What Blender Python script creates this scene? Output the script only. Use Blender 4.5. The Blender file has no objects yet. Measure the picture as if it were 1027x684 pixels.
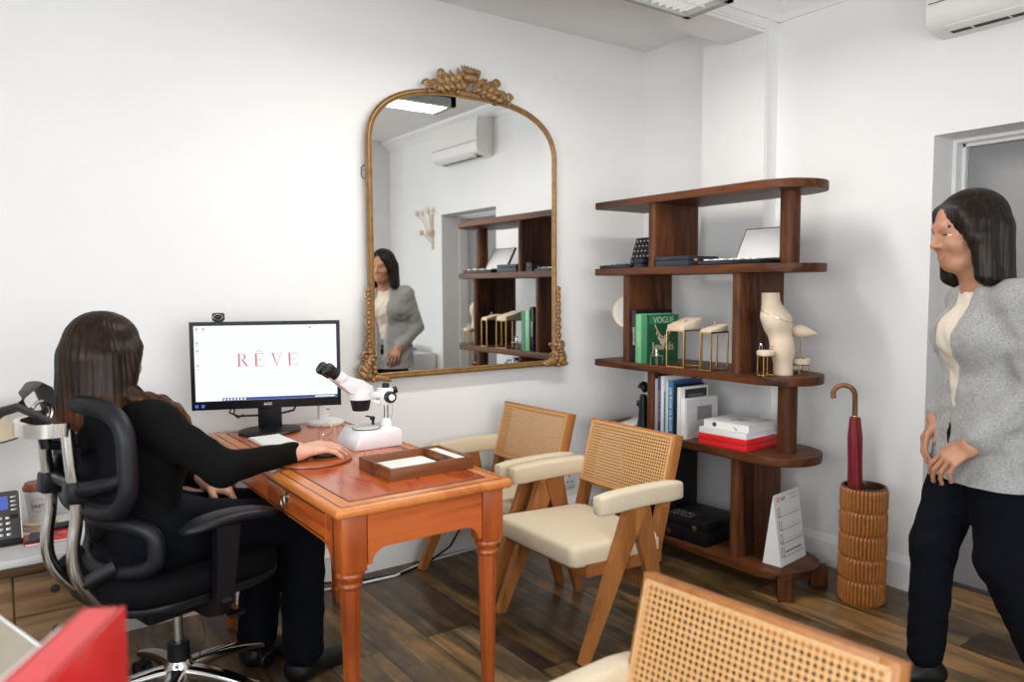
import bpy, bmesh, math, random
import numpy as np
from mathutils import Vector, Matrix, Euler

PI = math.pi
LP = (106, 52, 22)   # window and lamp power
EXPO = 0.05
rnd = random.Random(7)
scene = bpy.context.scene
COL = scene.collection

# ------------------------------------------------------------------ materials
def nmat(name):
    m = bpy.data.materials.new(name)
    m.use_nodes = True
    nt = m.node_tree
    return m, nt, nt.nodes['Principled BSDF']

def N(nt, kind, **kw):
    n = nt.nodes.new(kind)
    for k, v in kw.items():
        if k.startswith('i_'):
            n.inputs[k[2:].replace('_', ' ')].default_value = v
        else:
            setattr(n, k, v)
    return n

def L(nt, a, b):
    nt.links.new(a, b)

def ramp(nt, fac, stops):
    r = nt.nodes.new('ShaderNodeValToRGB')
    els = r.color_ramp.elements
    while len(els) < len(stops):
        els.new(0.5)
    for e, (p, c) in zip(els, stops):
        e.position = p
        e.color = (*c, 1)
    L(nt, fac, r.inputs['Fac'])
    return r.outputs['Color']

def plain(name, col, rough=0.5, metal=0.0, noise=0.06, scale=30, bump=0.0, spec=0.5, coat=0.0, sheen=0.0, emit=None):
    m, nt, b = nmat(name)
    tc = N(nt, 'ShaderNodeTexCoord')
    nz = N(nt, 'ShaderNodeTexNoise', i_Scale=scale, i_Detail=3.0)
    L(nt, tc.outputs['Object'], nz.inputs['Vector'])
    lo = tuple(max(0, c * (1 - noise)) for c in col)
    hi = tuple(min(1, c * (1 + noise)) for c in col)
    c = ramp(nt, nz.outputs['Fac'], [(0.3, lo), (0.7, hi)])
    L(nt, c, b.inputs['Base Color'])
    b.inputs['Roughness'].default_value = rough
    b.inputs['Metallic'].default_value = metal
    b.inputs['Specular IOR Level'].default_value = spec
    b.inputs['Coat Weight'].default_value = coat
    if sheen:
        b.inputs['Sheen Weight'].default_value = sheen
    if bump:
        bp = N(nt, 'ShaderNodeBump', i_Strength=bump, i_Distance=0.002)
        L(nt, nz.outputs['Fac'], bp.inputs['Height'])
        L(nt, bp.outputs['Normal'], b.inputs['Normal'])
    if emit:
        b.inputs['Emission Color'].default_value = (*emit[0], 1)
        b.inputs['Emission Strength'].default_value = emit[1]
    return m

def wood(name, dark, mid, light, axis='Z', scale=9.0, rough=0.4, stretch=9.0, coat=0.0, rings=0.25, spec=0.4):
    m, nt, b = nmat(name)
    tc = N(nt, 'ShaderNodeTexCoord')
    mp = N(nt, 'ShaderNodeMapping')
    s = [1.0, 1.0, 1.0]
    s['XYZ'.index(axis)] = 1.0 / stretch
    mp.inputs['Scale'].default_value = s
    L(nt, tc.outputs['Object'], mp.inputs['Vector'])
    n1 = N(nt, 'ShaderNodeTexNoise', i_Scale=scale, i_Detail=6.0, i_Roughness=0.6, i_Distortion=0.6)
    L(nt, mp.outputs['Vector'], n1.inputs['Vector'])
    n2 = N(nt, 'ShaderNodeTexNoise', i_Scale=scale * 9, i_Detail=3.0)
    L(nt, mp.outputs['Vector'], n2.inputs['Vector'])
    wv = N(nt, 'ShaderNodeMath', operation='MULTIPLY', )
    wv.inputs[1].default_value = 28.0
    L(nt, n1.outputs['Fac'], wv.inputs[0])
    sn = N(nt, 'ShaderNodeMath', operation='SINE')
    L(nt, wv.outputs[0], sn.inputs[0])
    a1 = N(nt, 'ShaderNodeMath', operation='MULTIPLY_ADD')
    a1.inputs[1].default_value = rings * 0.5
    L(nt, sn.outputs[0], a1.inputs[0])
    L(nt, n1.outputs['Fac'], a1.inputs[2])
    a2 = N(nt, 'ShaderNodeMath', operation='MULTIPLY_ADD')
    a2.inputs[1].default_value = 0.35
    L(nt, n2.outputs['Fac'], a2.inputs[0])
    a3 = N(nt, 'ShaderNodeMath', operation='SUBTRACT')
    a3.inputs[1].default_value = 0.17
    L(nt, a1.outputs[0], a2.inputs[2])
    L(nt, a2.outputs[0], a3.inputs[0])
    c = ramp(nt, a3.outputs[0], [(0.22, dark), (0.5, mid), (0.8, light)])
    L(nt, c, b.inputs['Base Color'])
    b.inputs['Roughness'].default_value = rough
    b.inputs['Coat Weight'].default_value = coat
    b.inputs['Coat Roughness'].default_value = 0.15
    b.inputs['Specular IOR Level'].default_value = spec
    bp = N(nt, 'ShaderNodeBump', i_Strength=0.08, i_Distance=0.002)
    L(nt, n2.outputs['Fac'], bp.inputs['Height'])
    L(nt, bp.outputs['Normal'], b.inputs['Normal'])
    return m

def floor_material():
    m, nt, b = nmat('rustic_plank_floor')
    tc = N(nt, 'ShaderNodeTexCoord')
    sp = N(nt, 'ShaderNodeSeparateXYZ')
    L(nt, tc.outputs['Object'], sp.inputs[0])
    cb = N(nt, 'ShaderNodeCombineXYZ')
    L(nt, sp.outputs['Y'], cb.inputs['X'])
    L(nt, sp.outputs['X'], cb.inputs['Y'])
    def brick(w, h, off):
        k = N(nt, 'ShaderNodeTexBrick', offset=off, squash=1.0)
        k.inputs['Color1'].default_value = (0, 0, 0, 1)
        k.inputs['Color2'].default_value = (1, 1, 1, 1)
        k.inputs['Mortar'].default_value = (0.5, 0.5, 0.5, 1)
        k.inputs['Scale'].default_value = 1.0
        k.inputs['Mortar Size'].default_value = 0.0022
        k.inputs['Brick Width'].default_value = w
        k.inputs['Row Height'].default_value = h
        L(nt, cb.outputs[0], k.inputs['Vector'])
        return k
    k = brick(1.22, 0.192, 0.37)
    strip = brick(1.22, 0.064, 0.37)
    gv = N(nt, 'ShaderNodeMapping')
    gv.inputs['Scale'].default_value = (0.9, 7.0, 1.0)
    L(nt, cb.outputs[0], gv.inputs['Vector'])
    ofs = N(nt, 'ShaderNodeVectorMath', operation='ADD')
    rm = N(nt, 'ShaderNodeVectorMath', operation='SCALE')
    rm.inputs['Scale'].default_value = 17.0
    L(nt, k.outputs['Color'], rm.inputs[0])
    L(nt, gv.outputs[0], ofs.inputs[0])
    L(nt, rm.outputs[0], ofs.inputs[1])
    g = N(nt, 'ShaderNodeTexNoise', i_Scale=2.6, i_Detail=7.0, i_Roughness=0.62, i_Distortion=0.8)
    L(nt, ofs.outputs[0], g.inputs['Vector'])
    blot = N(nt, 'ShaderNodeTexNoise', i_Scale=5.0, i_Detail=5.0, i_Roughness=0.7)
    L(nt, cb.outputs[0], blot.inputs['Vector'])
    bs = N(nt, 'ShaderNodeSeparateColor')
    L(nt, k.outputs['Color'], bs.inputs[0])
    bs2 = N(nt, 'ShaderNodeSeparateColor')
    L(nt, strip.outputs['Color'], bs2.inputs[0])
    f1 = N(nt, 'ShaderNodeMath', operation='MULTIPLY_ADD')
    f1.inputs[1].default_value = 0.34
    L(nt, bs.outputs[0], f1.inputs[0])
    L(nt, g.outputs['Fac'], f1.inputs[2])
    f2 = N(nt, 'ShaderNodeMath', operation='MULTIPLY_ADD')
    f2.inputs[1].default_value = 0.22
    L(nt, bs2.outputs[0], f2.inputs[0])
    L(nt, f1.outputs[0], f2.inputs[2])
    f3 = N(nt, 'ShaderNodeMath', operation='MULTIPLY_ADD')
    f3.inputs[1].default_value = 0.55
    L(nt, blot.outputs['Fac'], f3.inputs[0])
    L(nt, f2.outputs[0], f3.inputs[2])
    f4 = N(nt, 'ShaderNodeMath', operation='SUBTRACT')
    f4.inputs[1].default_value = 0.485
    L(nt, f3.outputs[0], f4.inputs[0])
    c = ramp(nt, f4.outputs[0], [(0.16, (0.009, 0.005, 0.003)), (0.40, (0.042, 0.021, 0.008)), (0.54, (0.085, 0.050, 0.020)),
                                 (0.67, (0.14, 0.094, 0.044)), (0.88, (0.36, 0.20, 0.09))])
    hs = N(nt, 'ShaderNodeHueSaturation')
    hs.inputs['Value'].default_value = 1.0
    L(nt, c, hs.inputs['Color'])
    sm = N(nt, 'ShaderNodeMath', operation='MULTIPLY_ADD')
    sm.inputs[1].default_value = 0.35
    sm.inputs[2].default_value = 0.78
    L(nt, bs2.outputs[0], sm.inputs[0])
    L(nt, sm.outputs[0], hs.inputs['Saturation'])
    mx = N(nt, 'ShaderNodeMix', data_type='RGBA')
    mx.inputs['B'].default_value = (0.008, 0.006, 0.004, 1)
    L(nt, k.outputs['Fac'], mx.inputs['Factor'])
    L(nt, hs.outputs[0], mx.inputs['A'])
    L(nt, mx.outputs['Result'], b.inputs['Base Color'])
    rr = N(nt, 'ShaderNodeMath', operation='MULTIPLY_ADD')
    rr.inputs[1].default_value = 0.25
    rr.inputs[2].default_value = 0.22
    L(nt, g.outputs['Fac'], rr.inputs[0])
    L(nt, rr.outputs[0], b.inputs['Roughness'])
    bp = N(nt, 'ShaderNodeBump', i_Strength=0.15, i_Distance=0.003)
    L(nt, g.outputs['Fac'], bp.inputs['Height'])
    L(nt, bp.outputs['Normal'], b.inputs['Normal'])
    return m

def cane_material():
    """woven rattan: a square lattice of see-through octagonal holes with diagonal strands"""
    m, nt, b = nmat('woven_cane')
    tc = N(nt, 'ShaderNodeTexCoord')
    sp = N(nt, 'ShaderNodeSeparateXYZ')
    L(nt, tc.outputs['UV'], sp.inputs[0])
    def cell(out):
        a = N(nt, 'ShaderNodeMath', operation='DIVIDE'); a.inputs[1].default_value = 0.0125
        L(nt, out, a.inputs[0])
        f = N(nt, 'ShaderNodeMath', operation='FRACT'); L(nt, a.outputs[0], f.inputs[0])
        s = N(nt, 'ShaderNodeMath', operation='SUBTRACT'); s.inputs[1].default_value = 0.5
        L(nt, f.outputs[0], s.inputs[0])
        ab = N(nt, 'ShaderNodeMath', operation='ABSOLUTE'); L(nt, s.outputs[0], ab.inputs[0])
        return ab.outputs[0]
    u, v = cell(sp.outputs['X']), cell(sp.outputs['Y'])
    mxx = N(nt, 'ShaderNodeMath', operation='MAXIMUM'); L(nt, u, mxx.inputs[0]); L(nt, v, mxx.inputs[1])
    sm = N(nt, 'ShaderNodeMath', operation='ADD'); L(nt, u, sm.inputs[0]); L(nt, v, sm.inputs[1])
    sm2 = N(nt, 'ShaderNodeMath', operation='MULTIPLY'); sm2.inputs[1].default_value = 0.72; L(nt, sm.outputs[0], sm2.inputs[0])
    oc = N(nt, 'ShaderNodeMath', operation='MAXIMUM'); L(nt, mxx.outputs[0], oc.inputs[0]); L(nt, sm2.outputs[0], oc.inputs[1])
    hole = N(nt, 'ShaderNodeMath', operation='LESS_THAN'); hole.inputs[1].default_value = 0.29
    L(nt, oc.outputs[0], hole.inputs[0])
    nz = N(nt, 'ShaderNodeTexNoise', i_Scale=140.0, i_Detail=2.0)
    L(nt, tc.outputs['UV'], nz.inputs['Vector'])
    f = N(nt, 'ShaderNodeMath', operation='MULTIPLY_ADD'); f.inputs[1].default_value = 0.5
    L(nt, nz.outputs['Fac'], f.inputs[0]); L(nt, oc.outputs[0], f.inputs[2])
    c = ramp(nt, f.outputs[0], [(0.3, (0.36, 0.160, 0.050)), (0.6, (0.56, 0.295, 0.110)), (0.85, (0.68, 0.405, 0.180))])
    L(nt, c, b.inputs['Base Color'])
    b.inputs['Roughness'].default_value = 0.45
    bp = N(nt, 'ShaderNodeBump', i_Strength=0.5, i_Distance=0.002)
    L(nt, oc.outputs[0], bp.inputs['Height'])
    L(nt, bp.outputs['Normal'], b.inputs['Normal'])
    tr = N(nt, 'ShaderNodeBsdfTransparent')
    mix = N(nt, 'ShaderNodeMixShader')
    L(nt, hole.outputs[0], mix.inputs['Fac'])
    L(nt, b.outputs[0], mix.inputs[1])
    L(nt, tr.outputs[0], mix.inputs[2])
    L(nt, mix.outputs[0], nt.nodes['Material Output'].inputs['Surface'])
    return m

def emission(name, col, strength):
    m = bpy.data.materials.new(name); m.use_nodes = True
    nt = m.node_tree; nt.nodes.remove(nt.nodes['Principled BSDF'])
    e = N(nt, 'ShaderNodeEmission'); e.inputs[0].default_value = (*col, 1); e.inputs[1].default_value = strength
    L(nt, e.outputs[0], nt.nodes['Material Output'].inputs['Surface'])
    return m

def hair_material(name, c0, c1, c2, tip=None, zmid=0.0, zband=0.1):
    m, nt, b = nmat(name)
    tc = N(nt, 'ShaderNodeTexCoord')
    mp = N(nt, 'ShaderNodeMapping'); mp.inputs['Scale'].default_value = (1, 1, 0.06)
    L(nt, tc.outputs['Object'], mp.inputs['Vector'])
    nz = N(nt, 'ShaderNodeTexNoise', i_Scale=90.0, i_Detail=4.0)
    L(nt, mp.outputs[0], nz.inputs['Vector'])
    col = ramp(nt, nz.outputs['Fac'], [(0.3, c0), (0.5, c1), (0.75, c2)])
    if tip:
        tipc = ramp(nt, nz.outputs['Fac'], [(0.3, tip[0]), (0.7, tip[1])])
        sp = N(nt, 'ShaderNodeSeparateXYZ'); L(nt, tc.outputs['Object'], sp.inputs[0])
        mr = N(nt, 'ShaderNodeMapRange'); L(nt, sp.outputs['Z'], mr.inputs['Value'])
        mr.inputs['From Min'].default_value = zmid; mr.inputs['From Max'].default_value = zmid - zband
        mx = N(nt, 'ShaderNodeMix', data_type='RGBA')
        L(nt, mr.outputs[0], mx.inputs['Factor']); L(nt, col, mx.inputs['A']); L(nt, tipc, mx.inputs['B'])
        col = mx.outputs['Result']
    L(nt, col, b.inputs['Base Color'])
    b.inputs['Roughness'].default_value = 0.42
    b.inputs['Specular IOR Level'].default_value = 0.2
    b.inputs['Anisotropic'].default_value = 0.6
    bp = N(nt, 'ShaderNodeBump', i_Strength=0.5, i_Distance=0.003)
    L(nt, nz.outputs['Fac'], bp.inputs['Height'])
    L(nt, bp.outputs['Normal'], b.inputs['Normal'])
    return m

def tweed_material(name, a, c):
    m, nt, b = nmat(name)
    tc = N(nt, 'ShaderNodeTexCoord')
    wv = N(nt, 'ShaderNodeTexWave', i_Scale=260.0, i_Distortion=2.0, i_Detail=3.0)
    wv.bands_direction = 'DIAGONAL'
    L(nt, tc.outputs['Object'], wv.inputs['Vector'])
    nz = N(nt, 'ShaderNodeTexNoise', i_Scale=160.0, i_Detail=3.0)
    L(nt, tc.outputs['Object'], nz.inputs['Vector'])
    mm = N(nt, 'ShaderNodeMath', operation='MULTIPLY_ADD'); mm.inputs[1].default_value = 0.25
    L(nt, wv.outputs['Fac'], mm.inputs[0]); L(nt, nz.outputs['Fac'], mm.inputs[2])
    L(nt, ramp(nt, mm.outputs[0], [(0.30, a), (1.0, c)]), b.inputs['Base Color'])
    b.inputs['Roughness'].default_value = 0.85
    b.inputs['Sheen Weight'].default_value = 0.2
    return m

M = {}
M['wall'] = plain('white_wall_paint', (0.84, 0.84, 0.835), 0.75, noise=0.012, scale=3)
M['ceiling'] = plain('ceiling_paint', (0.84, 0.835, 0.82), 0.8, noise=0.01, scale=3)
M['trim'] = plain('white_gloss_trim', (0.84, 0.84, 0.835), 0.35, noise=0.01, scale=5)
M['floor'] = floor_material()
M['door'] = plain('grey_door_paint', (0.30, 0.30, 0.305), 0.45, noise=0.02, scale=6)
M['walnut_z'] = wood('walnut_upright', (0.012, 0.004, 0.002), (0.066, 0.018, 0.0055), (0.150, 0.047, 0.014), 'Z', 7, 0.48, rings=0.3, spec=0.25)
M['walnut_y'] = wood('walnut_board', (0.018, 0.006, 0.0025), (0.082, 0.024, 0.008), (0.165, 0.056, 0.018), 'Y', 9, 0.46, rings=0.2, spec=0.25)
M['desk_y'] = wood('mahogany_length', (0.26, 0.045, 0.008), (0.45, 0.092, 0.018), (0.58, 0.15, 0.034), 'Y', 7, 0.30, coat=0.15, rings=0.15)
M['desk_x'] = wood('mahogany_cross', (0.24, 0.042, 0.008), (0.46, 0.094, 0.018), (0.58, 0.15, 0.034), 'X', 6, 0.34, coat=0.12, rings=0.2)
M['desk_z'] = wood('mahogany_upright', (0.24, 0.040, 0.008), (0.39, 0.082, 0.015), (0.50, 0.125, 0.026), 'Z', 8, 0.34, coat=0.12, rings=0.12)
M['desk_inlay'] = wood('mahogany_flame_veneer', (0.26, 0.030, 0.007), (0.42, 0.070, 0.013), (0.54, 0.125, 0.026), 'Y', 5, 0.2, stretch=3, coat=0.35, rings=0.3)
M['desk_band'] = wood('crossband_veneer', (0.40, 0.10, 0.018), (0.56, 0.17, 0.035), (0.68, 0.26, 0.07), 'Y', 9, 0.26, coat=0.25, rings=0.1)
M['dark_line'] = plain('dark_inlay_line', (0.05, 0.015, 0.008), 0.35)
M['teak'] = wood('oiled_teak', (0.22, 0.075, 0.020), (0.37, 0.140, 0.036), (0.49, 0.205, 0.062), 'Z', 8, 0.38, rings=0.12)
M['teak_dark'] = wood('oiled_teak_leg', (0.16, 0.055, 0.016), (0.28, 0.100, 0.027), (0.38, 0.150, 0.046), 'Z', 8, 0.38, rings=0.12)
M['cane'] = cane_material()
M['linen'] = plain('beige_upholstery', (0.66, 0.555, 0.40), 0.8, noise=0.06, scale=260, bump=0.15, sheen=0.15)
M['black_plastic'] = plain('black_plastic', (0.006, 0.006, 0.008), 0.42, spec=0.35)
M['black_soft'] = plain('black_rubber', (0.006, 0.006, 0.009), 0.5, noise=0.1, scale=90, bump=0.1, spec=0.4)
M['black_mesh'] = plain('black_mesh_fabric', (0.004, 0.004, 0.005), 0.85, noise=0.4, scale=320, bump=0.4, spec=0.15)
M['grey_plastic'] = plain('dark_grey_plastic', (0.055, 0.052, 0.05), 0.45)
M['chrome'] = plain('polished_aluminium', (0.72, 0.71, 0.70), 0.14, 1.0, noise=0.02)
M['steel'] = plain('brushed_steel', (0.60, 0.60, 0.60), 0.28, 1.0, noise=0.04)
M['brass'] = plain('brass', (0.38, 0.235, 0.085), 0.3, 1.0, noise=0.06)
M['gilt'] = plain('antique_gilt', (0.33, 0.19, 0.078), 0.45, 0.4, noise=0.22, scale=35, bump=0.25)
M['mirror'] = plain('mirror_silver', (0.93, 0.94, 0.935), 0.0, 1.0, noise=0.0)
M['white_plastic'] = plain('white_plastic', (0.80, 0.80, 0.80), 0.3, noise=0.02)
M['offwhite'] = plain('offwhite_plastic', (0.74, 0.72, 0.68), 0.4, noise=0.02)
M['paper'] = plain('white_paper', (0.82, 0.82, 0.81), 0.7, noise=0.015)
M['cream'] = plain('cream_suede', (0.74, 0.60, 0.45), 0.85, noise=0.04, scale=120, bump=0.1, sheen=0.2)
M['black_leather'] = plain('black_leatherette', (0.005, 0.005, 0.007), 0.45, noise=0.2, scale=160, bump=0.12, spec=0.3)
M['navy_leather'] = plain('navy_leatherette', (0.018, 0.021, 0.036), 0.55, noise=0.15, scale=160, bump=0.12)
M['red'] = plain('red_card', (0.70, 0.018, 0.022), 0.38, noise=0.05, scale=60)
M['coral'] = plain('red_box_cover', (0.66, 0.020, 0.024), 0.3, noise=0.04, scale=60, coat=0.3)
M['skin'] = plain('skin', (0.66, 0.36, 0.25), 0.5, noise=0.07, scale=60)
M['skin_tan'] = plain('skin_tan', (0.44, 0.21, 0.125), 0.5, noise=0.07, scale=60)
M['lip'] = plain('lip', (0.40, 0.16, 0.12), 0.45)
M['eye_white'] = plain('eye_white', (0.60, 0.56, 0.53), 0.25)
M['eye_dark'] = plain('eye_iris', (0.02, 0.012, 0.008), 0.15)
M['brow'] = plain('eyebrow', (0.03, 0.018, 0.012), 0.7)
M['nail'] = plain('fingernail', (0.68, 0.42, 0.34), 0.3)
M['hair_brown'] = hair_material('brown_hair', (0.006, 0.003, 0.0015), (0.015, 0.007, 0.0035), (0.042, 0.018, 0.008),
                                tip=((0.07, 0.022, 0.010), (0.22, 0.085, 0.035)), zmid=1.045, zband=0.12)
M['hair_black'] = hair_material('black_hair', (0.006, 0.004, 0.003), (0.012, 0.008, 0.006), (0.035, 0.022, 0.015))
M['black_knit'] = plain('black_knit', (0.004, 0.004, 0.004), 0.9, noise=0.25, scale=200, bump=0.2, spec=0.12)
M['navy_denim'] = plain('dark_navy_denim', (0.003, 0.0035, 0.007), 0.9, noise=0.3, scale=240, bump=0.15, spec=0.15)
M['black_shoe'] = plain('black_shoe_leather', (0.006, 0.006, 0.006), 0.45, spec=0.3)
M['tweed'] = tweed_material('grey_tweed', (0.20, 0.20, 0.195), (0.42, 0.42, 0.405))
M['cream_knit'] = plain('cream_blouse', (0.70, 0.62, 0.52), 0.85, noise=0.05, scale=120, bump=0.1)
M['amber'] = plain('amber_glaze', (0.38, 0.140, 0.034), 0.32, noise=0.12, scale=40, coat=0.15)
M['amber_in'] = plain('dark_glaze', (0.06, 0.025, 0.010), 0.3)
M['umbrella'] = plain('burgundy_cloth', (0.20, 0.008, 0.014), 0.55, noise=0.12, scale=60, bump=0.2)
M['handle_wood'] = wood('bent_cane_handle', (0.10, 0.04, 0.016), (0.20, 0.085, 0.034), (0.30, 0.14, 0.06), 'Z', 14, 0.35)
M['cab_wood'] = wood('weathered_pine', (0.07, 0.034, 0.013), (0.19, 0.100, 0.043), (0.32, 0.19, 0.095), 'X', 5, 0.6, rings=0.35)
M['cab_white'] = plain('white_worktop', (0.76, 0.75, 0.73), 0.4, noise=0.05, scale=12)
M['screen'] = emission('lit_screen', (0.93, 0.98, 1.0), 1.02)
M['logo_red'] = emission('screen_red', (0.80, 0.24, 0.25), 0.9)
M['logo_grey'] = emission('screen_grey', (0.62, 0.64, 0.68), 0.9)
M['taskbar'] = emission('screen_taskbar', (0.10, 0.15, 0.42), 0.75)
M['lcd'] = emission('phone_lcd', (0.16, 0.22, 0.72), 0.7)
M['led'] = emission('light_diffuser', (1.0, 0.97, 0.92), 0.8)
M['sleeve'] = plain('kraft_lid', (0.24, 0.055, 0.028), 0.4)
M['silver'] = plain('silver', (0.78, 0.78, 0.79), 0.12, 1.0, noise=0.01)
M['gem'] = plain('gem_white', (0.9, 0.92, 0.95), 0.05, 0.3, noise=0.0)
M['gold'] = plain('yellow_gold', (0.75, 0.50, 0.20), 0.2, 1.0, noise=0.01)
M['ink'] = plain('black_ink', (0.02, 0.02, 0.025), 0.6)
M['grey_ink'] = plain('grey_ink', (0.22, 0.22, 0.24), 0.6)
M['gold_ink'] = plain('orange_ink', (0.75, 0.30, 0.10), 0.5)
M['green_d'] = plain('deep_green_cover', (0.006, 0.085, 0.035), 0.35)
M['green_l'] = plain('light_green_spine', (0.20, 0.55, 0.26), 0.4)
M['green_b'] = plain('green_band', (0.015, 0.19, 0.08), 0.4)
M['pale_ink'] = plain('pale_green_ink', (0.50, 0.66, 0.52), 0.5)
M['beige_ink'] = plain('beige_ink', (0.62, 0.50, 0.36), 0.5)
M['ac'] = plain('ac_plastic', (0.80, 0.79, 0.76), 0.4, noise=0.01)
M['dark_void'] = plain('dark_slot', (0.02, 0.02, 0.018), 0.7)
M['fixture'] = plain('grey_fixture', (0.40, 0.41, 0.39), 0.45)
M['tray_wood'] = wood('dark_tray_wood', (0.07, 0.020, 0.007), (0.16, 0.050, 0.016), (0.24, 0.085, 0.03), 'X', 10, 0.35)
M['leatherpad'] = plain('brown_leather_pad', (0.36, 0.090, 0.022), 0.4, noise=0.1, scale=60, coat=0.1)

# ------------------------------------------------------------------ mesh builder
class MB:
    def __init__(self):
        self.bm = bmesh.new()
        self.mi = 0
    def _tag(self, verts, mat=None):
        vs = set(verts)
        fs = set()
        for v in verts:
            for f in v.link_faces:
                if all(x in vs for x in f.verts):
                    fs.add(f)
        for f in fs:
            f.material_index = self.mi if mat is None else mat
        return list(fs)
    def box(self, c, s, rot=None, bev=0.0, seg=2, mat=None):
        mt = Matrix.Translation(Vector(c))
        if rot is not None:
            mt = mt @ (rot.to_4x4() if isinstance(rot, Matrix) else Euler(rot).to_matrix().to_4x4())
        r = bmesh.ops.create_cube(self.bm, size=1.0)
        vs = r['verts']
        for v in vs:
            v.co = mt @ Vector((v.co.x * s[0], v.co.y * s[1], v.co.z * s[2]))
        fs = self._tag(vs, mat)
        if bev:
            es = list({e for v in vs for e in v.link_edges})
            r = bmesh.ops.bevel(self.bm, geom=es, offset=bev, segments=seg, affect='EDGES', profile=0.5, clamp_overlap=True)
            for f in r['faces']:
                f.material_index = self.mi if mat is None else mat
        return self
    def span(self, a, b, bev=0.0, seg=2, mat=None):
        c = [(a[i] + b[i]) / 2 for i in range(3)]
        s = [abs(b[i] - a[i]) for i in range(3)]
        return self.box(c, s, None, bev, seg, mat)
    def rings(self, rings, close_u=True, caps=True, closed_v=False, mat=None):
        m = self.mi if mat is None else mat
        rows = [[self.bm.verts.new(p) for p in r] for r in rings]
        n = len(rows[0])
        R = len(rows)
        for i in range(R if closed_v else R - 1):
            a, b = rows[i], rows[(i + 1) % R]
            for j in range(n if close_u else n - 1):
                k = (j + 1) % n
                try:
                    f = self.bm.faces.new((a[j], a[k], b[k], b[j])); f.material_index = m
                except ValueError:
                    pass
        if caps and close_u and not closed_v:
            for row, rev in ((rows[0], True), (rows[-1], False)):
                try:
                    f = self.bm.faces.new(row[::-1] if rev else row); f.material_index = m
                except ValueError:
                    pass
        return self
    def tube(self, pts, r, n=10, closed=False, up=None, flat=1.0, mat=None, caps=True):
        """sweep an ellipse (r along the binormal, r*flat along the normal) along points"""
        P = [Vector(p) for p in pts]
        K = len(P)
        rr = r if hasattr(r, '__len__') else [r] * K
        T = []
        for i in range(K):
            a = P[i - 1] if (i > 0 or closed) else P[i]
            b = P[(i + 1) % K] if (i < K - 1 or closed) else P[i]
            T.append((b - a).normalized())
        nrm = Vector(up) if up is not None else (Vector((0, 0, 1)) if abs(T[0].z) < 0.9 else Vector((1, 0, 0)))
        rings = []
        for i in range(K):
            base = Vector(up) if up is not None else nrm
            nn = base - T[i] * base.dot(T[i])
            if nn.length < 1e-5:
                nn = T[i].orthogonal()
            nn.normalize()
            nrm = nn
            bb = T[i].cross(nn)
            rings.append([P[i] + (bb * math.cos(2 * PI * j / n) + nn * math.sin(2 * PI * j / n) * flat) * rr[i] for j in range(n)])
        return self.rings(rings, True, caps, closed, mat)
    def bar(self, pts, w, h, up=(0, 0, 1), mat=None):
        """sweep a rectangle, w across and h along up; w, h may be lists"""
        P = [Vector(p) for p in pts]
        K = len(P)
        W = w if hasattr(w, '__len__') else [w] * K
        Hh = h if hasattr(h, '__len__') else [h] * K
        rings = []
        for i in range(K):
            t = (P[min(i + 1, K - 1)] - P[max(i - 1, 0)]).normalized()
            u = Vector(up); u = (u - t * u.dot(t)).normalized()
            b = t.cross(u)
            rings.append([P[i] + b * W[i] / 2 * x + u * Hh[i] / 2 * y for x, y in ((-1, -1), (1, -1), (1, 1), (-1, 1))])
        return self.rings(rings, True, True, False, mat)
    def cyl(self, p0, p1, r0, r1=None, n=20, mat=None):
        return self.tube([p0, p1], [r0, r0 if r1 is None else r1], n, mat=mat)
    def lathe(self, prof, o=(0, 0, 0), n=28, axis=None, mat=None, caps=True):
        """profile of (radius, height) about an axis through o"""
        o = Vector(o)
        A = Matrix.Identity(3) if axis is None else Vector((0, 0, 1)).rotation_difference(Vector(axis).normalized()).to_matrix()
        rings = [[o + A @ Vector((max(r, 1e-4) * math.cos(2 * PI * j / n), max(r, 1e-4) * math.sin(2 * PI * j / n), z)) for j in range(n)] for r, z in prof]
        return self.rings(rings, True, caps, False, mat)
    def ell(self, c, r, n=16, m=10, rot=None, mat=None):
        A = Matrix.Identity(3) if rot is None else Euler(rot).to_matrix()
        c = Vector(c)
        rings = []
        for i in range(m + 1):
            t = -PI / 2 + PI * i / m
            k = max(math.cos(t), 1e-3)
            rings.append([c + A @ Vector((r[0] * k * math.cos(2 * PI * j / n), r[1] * k * math.sin(2 * PI * j / n), r[2] * math.sin(t))) for j in range(n)])
        return self.rings(rings, True, True, False, mat)
    def prism(self, poly, a, b, f=None, bev=0.0, mat=None):
        """polygon extruded from a to b; f maps (u, v, w) to a point, default (x, y, z)"""
        f = f or (lambda u, v, w: (u, v, w))
        m = self.mi if mat is None else mat
        lo = [self.bm.verts.new(f(u, v, a)) for u, v in poly]
        hi = [self.bm.verts.new(f(u, v, b)) for u, v in poly]
        n = len(poly)
        fs = [self.bm.faces.new(lo[::-1]), self.bm.faces.new(hi)]
        for j in range(n):
            k = (j + 1) % n
            fs.append(self.bm.faces.new((lo[j], lo[k], hi[k], hi[j])))
        for x in fs:
            x.material_index = m
        if bev:
            es = list(set(fs[0].edges) | set(fs[1].edges))
            r = bmesh.ops.bevel(self.bm, geom=es, offset=bev, segments=2, affect='EDGES', profile=0.5, clamp_overlap=True)
            for x in r['faces']:
                x.material_index = m
        return self
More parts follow.
